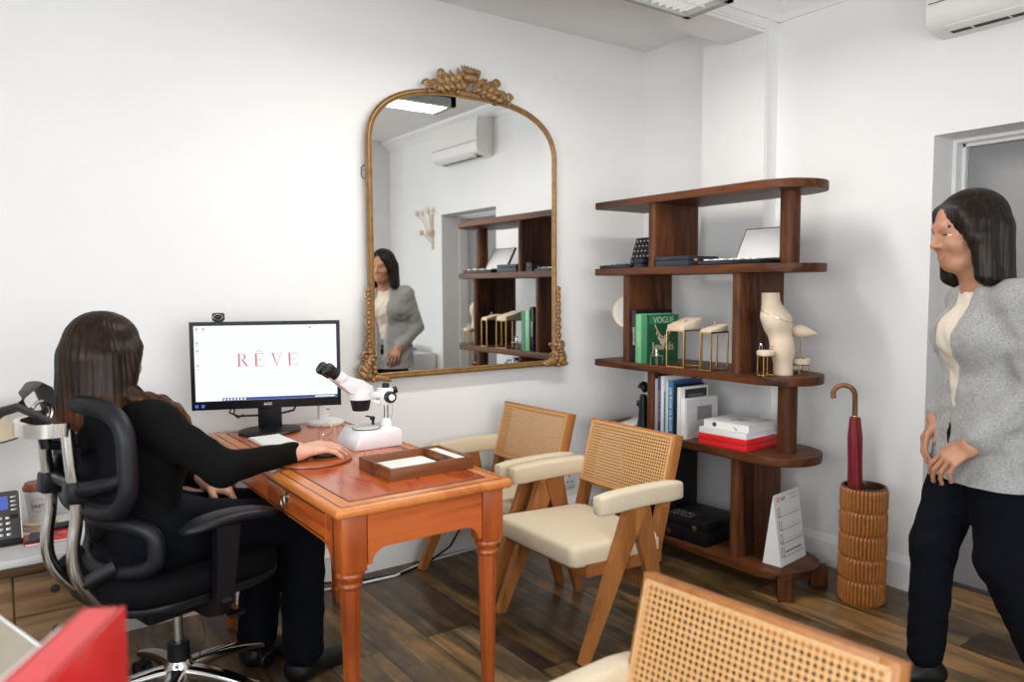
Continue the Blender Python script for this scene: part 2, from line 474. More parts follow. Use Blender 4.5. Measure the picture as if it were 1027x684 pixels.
    def build(self, name, mats, parent=None, ang=35, loc=None, rot=None, uv=None):
        me = bpy.data.meshes.new(name)
        bmesh.ops.recalc_face_normals(self.bm, faces=self.bm.faces[:])
        if uv:
            lay = self.bm.loops.layers.uv.new('UVMap')
            for f in self.bm.faces:
                for l in f.loops:
                    l[lay].uv = uv(l.vert.co)
        self.bm.to_mesh(me); self.bm.free()
        for m in (mats if isinstance(mats, (list, tuple)) else [mats]):
            me.materials.append(M[m] if isinstance(m, str) else m)
        me.polygons.foreach_set('use_smooth', [True] * len(me.polygons))
        me.set_sharp_from_angle(angle=math.radians(ang))
        o = bpy.data.objects.new(name, me)
        COL.objects.link(o)
        if parent is not None:
            o.parent = parent
        if loc is not None:
            o.location = loc
        if rot is not None:
            o.rotation_euler = rot
        return o

def tag(o, label=None, cat=None, group=None, kind=None):
    if label: o['label'] = label
    if cat: o['category'] = cat
    if group: o['group'] = group
    if kind: o['kind'] = kind
    return o

def thing(name, label, cat, loc=(0, 0, 0), rz=0.0, group=None):
    o = bpy.data.objects.new(name, None)
    o.empty_display_size = 0.1
    COL.objects.link(o)
    o.location = loc
    o.rotation_euler = (0, 0, rz)
    return tag(o, label, cat, group)

def struct(o):
    o['kind'] = 'structure'
    return o

def copy_tree(src, name=None):
    def cp(o, par):
        c = o.copy()
        COL.objects.link(c)
        c.parent = par
        for ch in o.children:
            cp(ch, c)
        return c
    return cp(src, None)

def plane_cut(o, z, keep_above=True):
    bm = bmesh.new(); bm.from_mesh(o.data)
    r = bmesh.ops.bisect_plane(bm, geom=bm.verts[:] + bm.edges[:] + bm.faces[:], plane_co=(0, 0, z), plane_no=(0, 0, -1 if keep_above else 1), clear_outer=True)
    bmesh.ops.holes_fill(bm, edges=[e for e in r['geom_cut'] if isinstance(e, bmesh.types.BMEdge)])
    bm.to_mesh(o.data); bm.free()
    o.data.polygons.foreach_set('use_smooth', [True] * len(o.data.polygons)); o.data.set_sharp_from_angle(angle=math.radians(50))

def text_mesh(s, size, font_thin=0.0, spacing=1.0, align='CENTER'):
    cu = bpy.data.curves.new('lettering', 'FONT')
    cu.body = s; cu.size = size; cu.align_x = align; cu.align_y = 'CENTER'
    cu.space_character = spacing; cu.offset = font_thin; cu.extrude = 0.0004; cu.resolution_u = 3
    ob = bpy.data.objects.new('lettering', cu)
    COL.objects.link(ob)
    dg = bpy.context.evaluated_depsgraph_get()
    me = bpy.data.meshes.new_from_object(ob.evaluated_get(dg))
    bpy.data.objects.remove(ob); bpy.data.curves.remove(cu)
    return me

def lettering(s, size, mat, parent, o, ux, uy, name='lettering', **kw):
    """flat letters with their baseline along ux and upright along uy, centred on o"""
    me = text_mesh(s, size, **kw)
    ux = Vector(ux).normalized(); uy = Vector(uy).normalized(); uz = ux.cross(uy)
    T = Matrix(((ux.x, uy.x, uz.x, o[0]), (ux.y, uy.y, uz.y, o[1]), (ux.z, uy.z, uz.z, o[2]), (0, 0, 0, 1)))
    me.transform(T)
    me.materials.clear(); me.materials.append(M[mat])
    ob = bpy.data.objects.new(name, me)
    COL.objects.link(ob)
    ob.parent = parent
    return ob

# ------------------------------------------------------------------ signed distance bodies
def cap(a, b, ra, rb=None, k=0.02, m=0, flat=None):
    return dict(t='c', a=np.array(a, float), b=np.array(b, float), ra=ra, rb=ra if rb is None else rb, k=k, m=m, flat=flat)

def ball(c, r, k=0.02, m=0, R=None, sub=False):
    r = (r, r, r) if not hasattr(r, '__len__') else r
    return dict(t='e', c=np.array(c, float), r=np.array(r, float), k=k, m=m, R=None if R is None else np.array(R, float), sub=sub)

def xform(prims, Mx):
    """move primitives by a rigid matrix"""
    A = np.array(Mx.to_3x3()); t = np.array(Mx.translation)
    out = []
    for p in prims:
        q = dict(p)
        if p['t'] == 'c':
            q['a'] = A @ p['a'] + t; q['b'] = A @ p['b'] + t
            if p['flat'] is not None:
                q['flat'] = (A @ np.array(p['flat'][0], float), p['flat'][1])
        else:
            q['c'] = A @ p['c'] + t
            q['R'] = A @ (np.eye(3) if p['R'] is None else p['R'])
        out.append(q)
    return out

def sdf_mesh(name, prims, h, mats, parent=None, noise=None, smooth=1, grow=0.0):
    lo = np.array([1e9] * 3); hi = -lo
    for p in prims:
        if p.get('sub'): continue
        if p['t'] == 'c':
            r = max(p['ra'], p['rb'])
            if p['flat'] is not None: r *= max(1, p['flat'][1])
            lo = np.minimum(lo, np.minimum(p['a'], p['b']) - r); hi = np.maximum(hi, np.maximum(p['a'], p['b']) + r)
        else:
            r = max(p['r']); lo = np.minimum(lo, p['c'] - r); hi = np.maximum(hi, p['c'] + r)
    pad = 0.012 + grow + 2 * h
    lo -= pad; hi += pad
    n = np.ceil((hi - lo) / h).astype(int) + 1
    ax = [lo[i] + h * np.arange(n[i]) for i in range(3)]
    F = np.full(n, 0.5, np.float32)
    best = np.full(n, 9.0, np.float32)
    mt = np.zeros(n, np.int8)
    for p in prims:
        if p['t'] == 'c':
            r = max(p['ra'], p['rb'])
            if p['flat'] is not None: r *= max(1, p['flat'][1])
            a = np.minimum(p['a'], p['b']) - r; b = np.maximum(p['a'], p['b']) + r
        else:
            r = max(p['r']); a = p['c'] - r; b = p['c'] + r
        mg = p['k'] * 1.2 + 3 * h + 0.02
        s = []
        for i in range(3):
            i0 = max(0, int((a[i] - mg - lo[i]) / h)); i1 = min(n[i], int((b[i] + mg - lo[i]) / h) + 2)
            s.append(slice(i0, i1))
        s = tuple(s)
        X = ax[0][s[0]][:, None, None]; Y = ax[1][s[1]][None, :, None]; Z = ax[2][s[2]][None, None, :]
        if p['t'] == 'c':
            A, B = p['a'], p['b']
            sc = 1.0
            if p['flat'] is not None:
                d, q = np.array(p['flat'][0], float), p['flat'][1]
                d = d / np.linalg.norm(d)
                # wider by q along d: squeeze space along d
                dot = (X - A[0]) * d[0] + (Y - A[1]) * d[1] + (Z - A[2]) * d[2]
                kx = (1 / q - 1)
                X, Y, Z = X + dot * kx * d[0], Y + dot * kx * d[1], Z + dot * kx * d[2]
                B = B + d * ((B - A) @ d) * kx
            ba = B - A
            L2 = max(ba @ ba, 1e-12)
            hh = np.clip(((X - A[0]) * ba[0] + (Y - A[1]) * ba[1] + (Z - A[2]) * ba[2]) / L2, 0, 1)
            D = np.sqrt((X - A[0] - hh * ba[0]) ** 2 + (Y - A[1] - hh * ba[1]) ** 2 + (Z - A[2] - hh * ba[2]) ** 2) - (p['ra'] + (p['rb'] - p['ra']) * hh)
        else:
            x, y, z = X - p['c'][0], Y - p['c'][1], Z - p['c'][2]
            if p['R'] is not None:
                Rm = p['R']
                x, y, z = (x * Rm[0, 0] + y * Rm[1, 0] + z * Rm[2, 0]), (x * Rm[0, 1] + y * Rm[1, 1] + z * Rm[2, 1]), (x * Rm[0, 2] + y * Rm[1, 2] + z * Rm[2, 2])
            r = p['r']
            k0 = np.sqrt((x / r[0]) ** 2 + (y / r[1]) ** 2 + (z / r[2]) ** 2)
            k1 = np.sqrt((x / r[0] ** 2) ** 2 + (y / r[1] ** 2) ** 2 + (z / r[2] ** 2) ** 2) + 1e-9
            D = k0 * (k0 - 1) / k1
        D = D.astype(np.float32)
        f = F[s]; k = max(p['k'], 1e-4)
        if p.get('sub'):
            hh = np.clip(0.5 - 0.5 * (f + D) / k, 0, 1)
            F[s] = f * (1 - hh) - D * hh + k * hh * (1 - hh)
        else:
            hh = np.clip(0.5 + 0.5 * (f - D) / k, 0, 1)
            F[s] = f * (1 - hh) + D * hh - k * hh * (1 - hh)
            bb = best[s]; mm = mt[s]
            w = D < bb
            bb[w] = D[w]; mm[w] = p['m']
    F -= grow
    if noise is not None:
        F += noise(ax[0][:, None, None], ax[1][None, :, None], ax[2][None, None, :]).astype(np.float32)
    ins = F < 0
    c = np.zeros(tuple(n - 1), np.int8)
    for dx in (0, 1):
        for dy in (0, 1):
            for dz in (0, 1):
                c += ins[dx:n[0] - 1 + dx, dy:n[1] - 1 + dy, dz:n[2] - 1 + dz]
    act = (c > 0) & (c < 8)
    I, J, K = np.nonzero(act)
    idx = np.full(act.shape, -1, np.int32)
    idx[I, J, K] = np.arange(len(I))
    acc = np.zeros((len(I), 3)); cnt = np.zeros(len(I))
    cor = [(0, 0, 0), (1, 0, 0), (0, 1, 0), (1, 1, 0), (0, 0, 1), (1, 0, 1), (0, 1, 1), (1, 1, 1)]
    for a in range(8):
        for b in range(a + 1, 8):
            A, B = cor[a], cor[b]
            if sum(abs(A[i] - B[i]) for i in range(3)) != 1: continue
            fa = F[I + A[0], J + A[1], K + A[2]]; fb = F[I + B[0], J + B[1], K + B[2]]
            w = (fa < 0) != (fb < 0)
            t = np.where(w, fa / np.where(w, fa - fb, 1), 0)
            for i in range(3):
                acc[:, i] += np.where(w, A[i] + t * (B[i] - A[i]), 0)
            cnt += w
    V = acc / cnt[:, None] + np.stack([I, J, K], 1)
    V = V * h + lo
    quads = []
    for axi in range(3):
        sl0 = [slice(None)] * 3; sl1 = [slice(None)] * 3
        sl0[axi] = slice(0, n[axi] - 1); sl1[axi] = slice(1, n[axi])
        a, b = ins[tuple(sl0)], ins[tuple(sl1)]
        E = np.nonzero(a != b)
        fl = a[E]
        o1, o2 = [(1, 2), (2, 0), (0, 1)][axi]
        E = [e.astype(int) for e in E]
        ok = (E[o1] > 0) & (E[o2] > 0) & (E[o1] < n[o1] - 1) & (E[o2] < n[o2] - 1)
        E = [e[ok] for e in E]; fl = fl[ok]
        def at(d1, d2):
            e = list(E); e[o1] = E[o1] - d1; e[o2] = E[o2] - d2
            return idx[e[0], e[1], e[2]]
        q = np.stack([at(1, 1), at(0, 1), at(0, 0), at(1, 0)], 1)
        q[~fl] = q[~fl][:, ::-1]
        quads.append(q)
    Q = np.concatenate(quads)
    for _ in range(smooth):
        s = np.zeros_like(V); w = np.zeros(len(V))
        for i in range(4):
            a, b = Q[:, i], Q[:, (i + 1) % 4]
            np.add.at(s, a, V[b]); np.add.at(w, a, 1); np.add.at(s, b, V[a]); np.add.at(w, b, 1)
        V = V * 0.5 + 0.5 * s / np.maximum(w, 1)[:, None]
    me = bpy.data.meshes.new(name)
    me.vertices.add(len(V)); me.vertices.foreach_set('co', V.astype(np.float32).ravel())
    me.loops.add(Q.size); me.loops.foreach_set('vertex_index', Q.astype(np.int32).ravel())
    me.polygons.add(len(Q)); me.polygons.foreach_set('loop_start', np.arange(0, Q.size, 4, dtype=np.int32))
    me.update(calc_edges=True)
    for m in mats: me.materials.append(M[m])
    if len(mats) > 1:
        ctr = V[Q].mean(1)
        g = np.clip(np.round((ctr - lo) / h).astype(int), 0, n - 1)
        me.polygons.foreach_set('material_index', mt[g[:, 0], g[:, 1], g[:, 2]].astype(np.int32))
    me.polygons.foreach_set('use_smooth', np.ones(len(Q), bool))
    me.validate()
    o = bpy.data.objects.new(name, me)
    COL.objects.link(o)
    if parent is not None: o.parent = parent
    return o

# ================================================================== the room
XB, YA, ZC = 3.25, 3.19, 2.68
XL, YF = -1.75, -1.95
struct(MB().span((XL - .1, YF - .1, -.08), (3.75, YA + .1, 0)).build('floor', 'floor'))
struct(MB().span((XL - .1, YF - .1, ZC), (3.75, YA + .1, ZC + .1)).build('ceiling', 'ceiling'))
struct(MB().span((XL - .1, YA, 0), (XB + .3, YA + .1, ZC)).build('wall_back', 'wall'))
DY0, DY1, DZ = .735, 1.546, 1.935
w = MB()
w.span((XB, DY1, 0), (XB + .3, YA, ZC)); w.span((XB, YF, 0), (XB + .3, DY0, ZC)); w.span((XB, DY0, DZ), (XB + .3, DY1, ZC))
struct(w.build('wall_right', 'wall'))
# shallow pier on the right wall carrying the ceiling beam
struct(MB().span((3.14, 2.295, 0), (XB, 2.671, ZC)).build('trim_1', 'wall'))
bm_ = MB()
bm_.span((XL, 2.295, 2.53), (3.14, 2.518, ZC))
bm_.span((XL, 2.287, 2.545), (3.14, 2.295, 2.556)); bm_.span((XL, 2.283, 2.556), (3.14, 2.295, 2.562))
struct(bm_.build('trim_2', 'wall'))
tr = MB()
tr.span((3.14, 2.287, .15), (3.147, 2.295, 2.53)); tr.span((3.151, 2.284, .15), (3.157, 2.295, 2.6))
struct(tr.build('trim_3', 'trim'))
def cornice(name, pts_dir, a, b, o):
    """plain coved cornice between a and b along a wall; o is the outward direction into the room"""
    prof = [(0, 0), (0, -.085), (.012, -.085), (.016, -.07), (.03, -.05), (.055, -.032), (.07, -.02), (.07, 0)]
    m = MB(); rings = []
    for p in (a, b):
        rings.append([(p[0] + o[0] * d, p[1] + o[1] * d, ZC + h) for d, h in prof])
    return struct(m.rings(rings).build(name, 'trim'))
cornice('trim_4', None, (XB, -.22, 0), (XB, 2.295, 0), (-1, 0))
cornice('trim_5', None, (XL, 2.295, 0), (XB, 2.295, 0), (0, -1))
def skirting(name, a, b, o, h=.145, t=.02):
    prof = [(0, 0), (t, 0), (t, h - .03), (t - .004, h - .026), (t - .007, h - .016), (t - .013, h - .006), (t - .015, h), (0, h)]
    m = MB()
    return struct(m.rings([[(p[0] + o[0] * d, p[1] + o[1] * d, z) for d, z in prof] for p in (a, b)]).build(name, 'trim'))
skirting('baseboard_right', (XB, DY1, 0), (XB, 2.295, 0), (-1, 0))
skirting('baseboard_reveal', (XB - .02, DY1, 0), (XB + .27, DY1, 0), (0, -1), t=.012)
skirting('baseboard_pier', (3.14, 2.28, 0), (3.14, 2.671, 0), (-1, 0))
skirting('baseboard_corner', (XB, 2.671, 0), (XB, YA, 0), (-1, 0))
skirting('baseboard_back', (XL, YA, 0), (XB, YA, 0), (0, -1))
skirting('baseboard_near', (XB, -.22, 0), (XB, DY0, 0), (-1, 0))
# the wall projecting behind the camera, with the rest of the room
struct(MB().span((2.25, YF, 0), (XB, -.22, ZC)).build('wall_nib', 'wall'))
w = MB()
WL = (-1.7, 1.0, .85, 2.25)
w.span((XL - .1, YF, 0), (XL, WL[0], ZC)); w.span((XL - .1, WL[1], 0), (XL, YA, ZC))
w.span((XL - .1, WL[0], 0), (XL, WL[1], WL[2])); w.span((XL - .1, WL[0], WL[3]), (XL, WL[1], ZC))
struct(w.build('wall_left', 'wall'))
w = MB()
WF = (-.35, 2.15, .75, 2.3)
w.span((XL - .1, YF - .1, 0), (WF[0], YF, ZC)); w.span((WF[1], YF - .1, 0), (XB, YF, ZC))
w.span((WF[0], YF - .1, 0), (WF[1], YF, WF[2])); w.span((WF[0], YF - .1, WF[3]), (WF[1], YF, ZC))
struct(w.build('wall_front', 'wall'))
def window(name, fx, a0, a1, z0, z1):
    m = MB()
    def bx(u0, u1, v0, v1):
        p, q = fx(u0, 0), fx(u1, .05)
        m.span((p[0], p[1], v0), (q[0], q[1], v1))
    bx(a0, a0 + .05, z0, z1); bx(a1 - .05, a1, z0, z1); bx(a0, a1, z0, z0 + .05); bx(a0, a1, z1 - .05, z1)
    mid = (a0 + a1) / 2
    bx(mid - .03, mid + .03, z0, z1); bx(a0, a1, z0 + (z1 - z0) * .6, z0 + (z1 - z0) * .6 + .04)
    return struct(m.build(name, 'trim'))
window('window_1', lambda u, d: (XL - .05 - d, u), *WL)
window('window_2', lambda u, d: (u, YF - .05 - d), *WF)

# ---- door in its reveal
d = MB()
d.span((3.42, DY1 - .014, 0), (3.55, DY1, DZ)); d.span((3.42, DY0, 0), (3.55, DY0 + .014, DZ)); d.span((3.42, DY0 + .014, DZ - .014), (3.55, DY1 - .014, DZ))
d.span((3.475, DY1 - .026, 0), (3.55, DY1 - .014, DZ - .014)); d.span((3.475, DY0 + .014, DZ - .026), (3.55, DY1 - .014, DZ - .014))
door = struct(d.build('door_1', 'trim'))
d = MB(); d.span((3.50, DY0 + .018, .006), (3.535, DY1 - .028, DZ - .028), bev=.002)
struct(d.build('door_panel', 'door', door))
d = MB(); d.cyl((3.501, .83, 1.0), (3.490, .83, 1.0), .026); d.cyl((3.49, .83, 1.0), (3.455, .83, 1.0), .009); d.tube([(3.458, .83, 1.0), (3.456, .85, 1.0), (3.458, .94, 1.0)], .009)
struct(d.build('door_handle', 'steel', door))
d = MB()
for z in (.25, 1.0, 1.68): d.cyl((3.494, DY1 - .03, z - .045), (3.494, DY1 - .03, z + .045), .008, n=10)
struct(d.build('door_hinge', 'steel', door))

# ---- air conditioner
ac = thing('air_conditioner', 'white wall-mounted split air conditioner high above the door', 'air conditioner', (XB, 1.52, 2.31))
prof = [(0, 0), (-.10, .008), (-.128, .016), (-.146, .034), (-.154, .075), (-.156, .16), (-.148, .25), (-.135, .285), (0, .29)]
def ac_shell(y0, y1): return [[(x, y, z) for x, z in prof] for y in (y0, y1)]
m = MB(); m.rings(ac_shell(-.66, 0)); m.build('casing', 'ac', ac, ang=40)
m = MB()
m.box((-.1365, -.34, .0375), (.006, .56, .012), rot=(0, .5, 0)); m.box((-.085, -.34, .0055), (.06, .56, .006), rot=(0, .06, 0))
m.build('air_outlet', 'dark_void', ac)
m = MB(); m.box((-.122, -.34, .006), (.035, .55, .008), rot=(0, .45, 0), bev=.002); m.build('louvre', 'ac', ac)
for i in range(4):
    m = MB(); m.box((-.085, -.14 - .13 * i, .003), (.05, .006, .006)); m.build('vane', 'ac', ac)
m = MB(); m.box((-.1575, -.33, .105), (.003, .64, .003)); m.build('panel_seam', 'grey_plastic', ac)

# ---- ceiling-hung strip light
li = thing('pendant_strip_light', 'long grey ceiling light with white louvre hung below the ceiling', 'ceiling light', (2.5, 2.21, 2.44))
m = MB()
LN, LW = 1.42, .235
m.span((-LN, -.022, 0), (0, 0, .062)); m.span((-LN, -LW, 0), (0, -LW + .022, .062)); m.span((-.035, -LW, 0), (0, 0, .062)); m.span((-LN, -LW, 0), (-LN + .035, 0, .062)); m.span((-LN, -LW, .05), (0, 0, .066))
m.build('housing', 'fixture', li)
m = MB(); m.span((-LN + .035, -LW + .022, .022), (-.035, -.022, .03)); m.build('diffuser', 'led', li)
m = MB()
for i in range(1, 34): m.box((-.035 - i * .0405, -LW / 2, .014), (.004, LW - .046, .014))
m.box((-LN / 2, -LW / 2, .014), (LN - .07, .004, .014)); m.build('louvre_grid', 'white_plastic', li)
for x in (-.14, -LN + .14):
    m = MB(); m.tube([(x, -LW / 2, .06), (x, -LW / 2, ZC - 2.44)], .0025, 6); m.build('suspension_wire', 'white_plastic', li)
m = MB()
m.tube([(-.05, -LW / 2, .064), (-.02, -LW / 2, .12), (.05, -LW / 2, .17), (.12, -LW / 2, .19), (.16, -LW / 2, ZC - 2.44)], .005, 8)
m.build('power_cable', 'white_plastic', li)

# ================================================================== gilt mirror on the back wall
mi = thing('wall_mirror', 'large arched gilt-framed mirror with carved crest on the white wall', 'mirror', (2.0, YA, .895))
# outline of the glass: straight sides, shallow arch with rounded shoulders (local x, z)
def mirror_outline(e=0.0, n=44):
    hw, hs, top = .517 + e, 1.08, 1.337 + e
    pts = [(-hw, -e + .035), (hw, -e + .035)]
    arch = []
    for i in range(n + 1):
        t = PI * i / n
        c, s = math.cos(t), math.sin(t)
        arch.append((hw * math.copysign(abs(c) ** .72, c), hs + (top - hs) * abs(s) ** .86))
    return pts + arch
gl = mirror_outline(-.002)
m = MB()
m.prism(gl, -.048, -.044, f=lambda u, v, w_: (u, w_, v))
m.build('glass', 'mirror', mi)
m = MB(); m.prism(mirror_outline(.01), -.043, 0, f=lambda u, v, w_: (u, w_, v)); m.build('backing', 'dark_line', mi)
m = MB()
path = [Vector((x, 0, z)) for x, z in mirror_outline(.013, 60)]
# resample sides
full = []
for i in range(len(path)):
    a, b = path[i], path[(i + 1) % len(path)]
    k = max(1, int((b - a).length / .05))
    for j in range(k): full.append(a.lerp(b, j / k))
prof = []
for (u, v) in [(-.017, -.044), (-.014, -.052), (-.008, -.054), (-.005, -.050), (0, -.056), (.006, -.056), (.010, -.050), (.013, -.054), (.0160, -.048), (.010, -.030), (-.002, -.012), (-.004, -.002), (-.012, -.002)]:
    prof.append((u, v))
rings = []
Kf = len(full)
for i in range(Kf):
    t = (full[(i + 1) % Kf] - full[i - 1]).normalized()
    nrm = Vector((t.z, 0, -t.x))
    rings.append([full[i] + nrm * u + Vector((0, v, 0)) for u, v in prof])
m.rings(rings, True, False, True)
m.build('frame', 'gilt', mi, ang=50)
def leaf(m, p, d, ln, wd, lift=.012, y=-.05):
    """a curled acanthus leaf lying in the mirror plane"""
    p = Vector((p[0], 0, p[1])); d = Vector((d[0], 0, d[1])).normalized(); nn = Vector((d.z, 0, -d.x))
    pts, rr = [], []
    for i in range(7):
        t = i / 6
        pts.append(p + d * ln * t + nn * (ln * .35 * t * t) + Vector((0, y - lift * math.sin(t * PI), 0)))
        rr.append(max(.0015, wd * math.sin(PI * (.15 + .8 * t)) ** 1.2))
    m.tube(pts, rr, 8, flat=.55, up=(0, -1, 0))
def scroll(m, c, r, turns=1.4, th=.007, s=1, y=-.055):
    pts, rr = [], []
    for i in range(22):
        t = i / 21
        a = t * turns * 2 * PI
        q = r * (1 - .82 * t)
        pts.append((c[0] + s * q * math.cos(a), y - .012 * t, c[1] + q * math.sin(a))); rr.append(th * (1 - .4 * t))
    m.tube(pts, rr, 7)
    m.ell((c[0], y - .012, c[1]), (th * 1.1, th, th * 1.1), 8, 6)
m = MB()
cz = 1.385
for s in (-1, 1):
    for i in range(5):
        leaf(m, (s * (.012 + .03 * i), cz + .012 - .004 * i), (s * (.35 + .25 * i), 1.0 - .12 * i), .085 - .006 * i, .017, y=-.052)
        leaf(m, (s * (.02 + .03 * i), cz - .012 - .006 * i), (s * 1.0, .5 - .10 * i), .055, .013, lift=.02, y=-.06)
    scroll(m, (s * .125, cz + .018), .034, s=s); scroll(m, (s * .195, cz - .014), .03, s=-s); scroll(m, (s * .062, cz + .005), .026, s=s, y=-.07)
    scroll(m, (s * .232, cz - .016), .026, s=s); scroll(m, (s * .16, cz + .045), .022, s=-s)
    for i in range(9): m.ell((s * (.02 + .026 * i), -.066, cz - .012 - .003 * i + .012 * math.sin(i * 2.1)), (.011, .012, .011), 8, 6)
m.ell((0, -.066, cz + .045), (.042, .022, .022), 14, 8); m.ell((0, -.07, cz + .075), (.035, .015, .014), 12, 8)
for i in range(-3, 4): leaf(m, (.012 * i, cz + .07), (.25 * i, 1), .035, .009, y=-.055)
m.box((0, -.03, cz - .020), (.40, .05, .03), bev=.012)
m.build('carved_crest', 'gilt', mi, ang=60)
for s in (-1, 1):
    m = MB()
    bx = s * .54
    for i in range(7):
        scroll(m, (bx + s * .012, .165 + .042 * i), .019 - .0012 * i, s=s if i % 2 else -s, th=.006)
        m.ell((bx + s * .01, -.056, .145 + .042 * i), (.013, .012, .016), 8, 6)
    for i in range(6):
        leaf(m, (bx + s * .005, .015 + .016 * i), (s * (.9 - .12 * i), .25 + .2 * i), .075 - .006 * i, .017, lift=.02, y=-.05)
        leaf(m, (bx - s * .01 * i, .012), (-s * .8, .5 - .1 * i), .05, .012, lift=.015, y=-.055)
    scroll(m, (bx + s * .028, .05), .034, s=s); scroll(m, (bx + s * .03, .115), .026, s=-s); scroll(m, (bx - s * .02, .018), .022, s=-s)
    for i in range(8): m.ell((bx + s * .018 * math.sin(i * 1.9), -.07, .01 + .018 * i), (.012, .013, .012), 8, 6)
    m.ell((bx + s * .01, -.035, .055), (.03, .035, .055), 12, 8)
    m.build('carved_corner', 'gilt', mi, ang=60)

hk = thing('wall_hanger', 'small wire hanger on a screw beside the left edge of the mirror', 'hook', (1.467, YA, 1.842))
m = MB(); m.tube([(-.012, -.006, -.022), (-.016, -.006, -.012), (-.016, -.006, .02), (-.006, -.006, .032), (.004, -.006, .032), (.012, -.006, .02), (.012, -.006, -.022), (.008, -.006, -.026), (-.008, -.006, -.026)], .0022, 7, closed=True); m.build('wire_loop', 'brass', hk)
m = MB(); m.ell((0, -.008, .018), (.009, .009, .009), 12, 8); m.build('screw_head', 'steel', hk)
pl = MB(); pl.ell((1.478, YA - .004, 1.79), (.0075, .006, .0095), 12, 8)
tag(pl.build('wall_plug', plain('blue_plug', (.03, .05, .30), .4)), 'tiny blue wall plug below the wire hanger beside the mirror', 'wall plug')

ol = thing('wall_outlet', 'white socket plate low on the wall behind the cane chairs', 'socket', (2.668, YA, .247))
m = MB(); m.box((0, -.005, 0), (.085, .01, .085), bev=.003); m.build('plate', 'white_plastic', ol)
for x, z, sx, sz in ((0, .02, .006, .012), (-.014, -.01, .012, .006), (.014, -.01, .012, .006)):
    m = MB(); m.box((x, -.0105, z), (sx, .002, sz)); m.build('socket_hole', 'dark_void', ol)

# coat hook on the right wall, seen in the mirror
ch_ = thing('coat_hook', 'pale wooden branching coat hook beside the door, seen in the mirror', 'coat hook', (XB, .59, 1.70))
m = MB(); m.box((-.007, 0, .10), (.018, .026, .30), bev=.006); m.build('back_plate', 'cream', ch_)
for a, b in (((0, .06), (-.19, .27)), ((0, .10), (.0, .28)), ((0, -.0), (-.12, .10)), ((0, .03), (.0, .09))):
    m = MB(); e = (-.06, -a[0] + b[0] * -1 * -1, b[1])
    m.tube([(-.012, a[0], a[1]), (-.045, b[0], b[1])], .006, 8); m.ell((-.05, b[0], b[1]), (.02, .026, .026), 14, 10); m.build('peg', 'cream', ch_)
# white drawer cabinet with folders, seen in the mirror only
wc = thing('drawer_cabinet', 'white cabinet with folders on top by the right wall, seen in the mirror', 'cabinet', (3.02, .33, 0), 0)
m = MB(); m.span((-.2, -.28, 0), (.22, .3, .76), bev=.004); m.build('body', 'white_plastic', wc)
for i in range(3):
    m = MB(); m.span((-.214, -.27, .02 + .247 * i), (-.2, .29, .255 + .247 * i), bev=.003); dr = m.build('drawer', 'white_plastic', wc)
    m = MB(); m.span((-.222, -.06, .14 + .247 * i), (-.214, .08, .152 + .247 * i)); m.build('handle', 'steel', dr)
for i, (mt, lb) in enumerate((('paper', 'white folder lying lowest on the white cabinet seen in the mirror'), ('grey_ink', 'dark grey folder lying between two others on the white cabinet seen in the mirror'), ('paper', 'white folder lying topmost on the white cabinet seen in the mirror'))):
    f = MB(); f.box((3.0 + .01 * i, .36 - .01 * i, .771 + .021 * i), (.24, .32, .02), rot=(0, 0, .1 * i), bev=.002)
    tag(f.build('folder', mt), lb, 'folder', 'folders on the white cabinet')

# ================================================================== walnut bookshelf
SX0, SX1 = 2.68, 3.04          # front and back of the boards
SY0, SY1 = 1.80, 2.985         # rounded near end, square far end
SXC, SR = (SX0 + SX1) / 2, (SX1 - SX0) / 2
TOPS = dict(base=.115, s4=.60, s3=.94, s2=1.416, s1=1.76)
TH = .036
bs = thing('bookshelf', 'tall dark walnut bookshelf with rounded open shelves against the white wall', 'bookshelf', (SXC, (SY0 + SY1) / 2, 0))
BO = Vector((SXC, (SY0 + SY1) / 2, 0))
HL = (SY1 - SY0) / 2
def stadium(r, hl, n=18):
    pts = []
    pts += [(r, hl), (-r, hl)]
    for i in range(n + 1):
        a = PI + PI * i / n; pts.append((r * math.cos(a), -hl + r + r * math.sin(a)))
    return pts
for k, zt in TOPS.items():
    m = MB(); m.prism(stadium(SR, HL), zt - TH, zt, bev=.003); m.build('shelf_board', 'walnut_y', bs)
def divider(y, z0, z1):
    m = MB(); hd, r = SR - .012, .023
    pts = []
    for i in range(9):
        a = -PI / 2 + PI * i / 8; pts.append((hd - r + r * math.cos(a), r * math.sin(a)))
    for i in range(9):
        a = PI / 2 + PI * i / 8; pts.append((-hd + r + r * math.cos(a), r * math.sin(a)))
    m.prism([(u, v + y - BO.y) for u, v in pts], z0, z1)
    m.build('divider', 'walnut_z', bs)
def column(y, z0, z1):
    m = MB(); m.cyl((0, y - BO.y, z0), (0, y - BO.y, z1), .041, n=32); m.build('column', 'walnut_z', bs)
for lo_, hi_, ds, cs in (('base', 's4', (2.092, 2.78), ()), ('s4', 's3', (2.602,), (1.94,)), ('s3', 's2', (2.775, 2.097), ()), ('s2', 's1', (2.602,), (1.945,))):
    for y in ds: divider(y, TOPS[lo_], TOPS[hi_] - TH)
    for y in cs: column(y, TOPS[lo_], TOPS[hi_] - TH)
for sy in (-1, 1):
    for sx in (-1, 1):
        a = math.radians(45)
        p = Vector((sx * SR * .70, sy * (HL - SR + SR * .70), 0))
        dirv = Vector((sx, sy, 0)).normalized()
        m = MB(); m.box((p.x, p.y, .0475), (.075, .05, .095), rot=(0, 0, math.atan2(sy, sx)), bev=.006); m.build('leg', 'walnut_z', bs)

def P(o): return tuple(o)
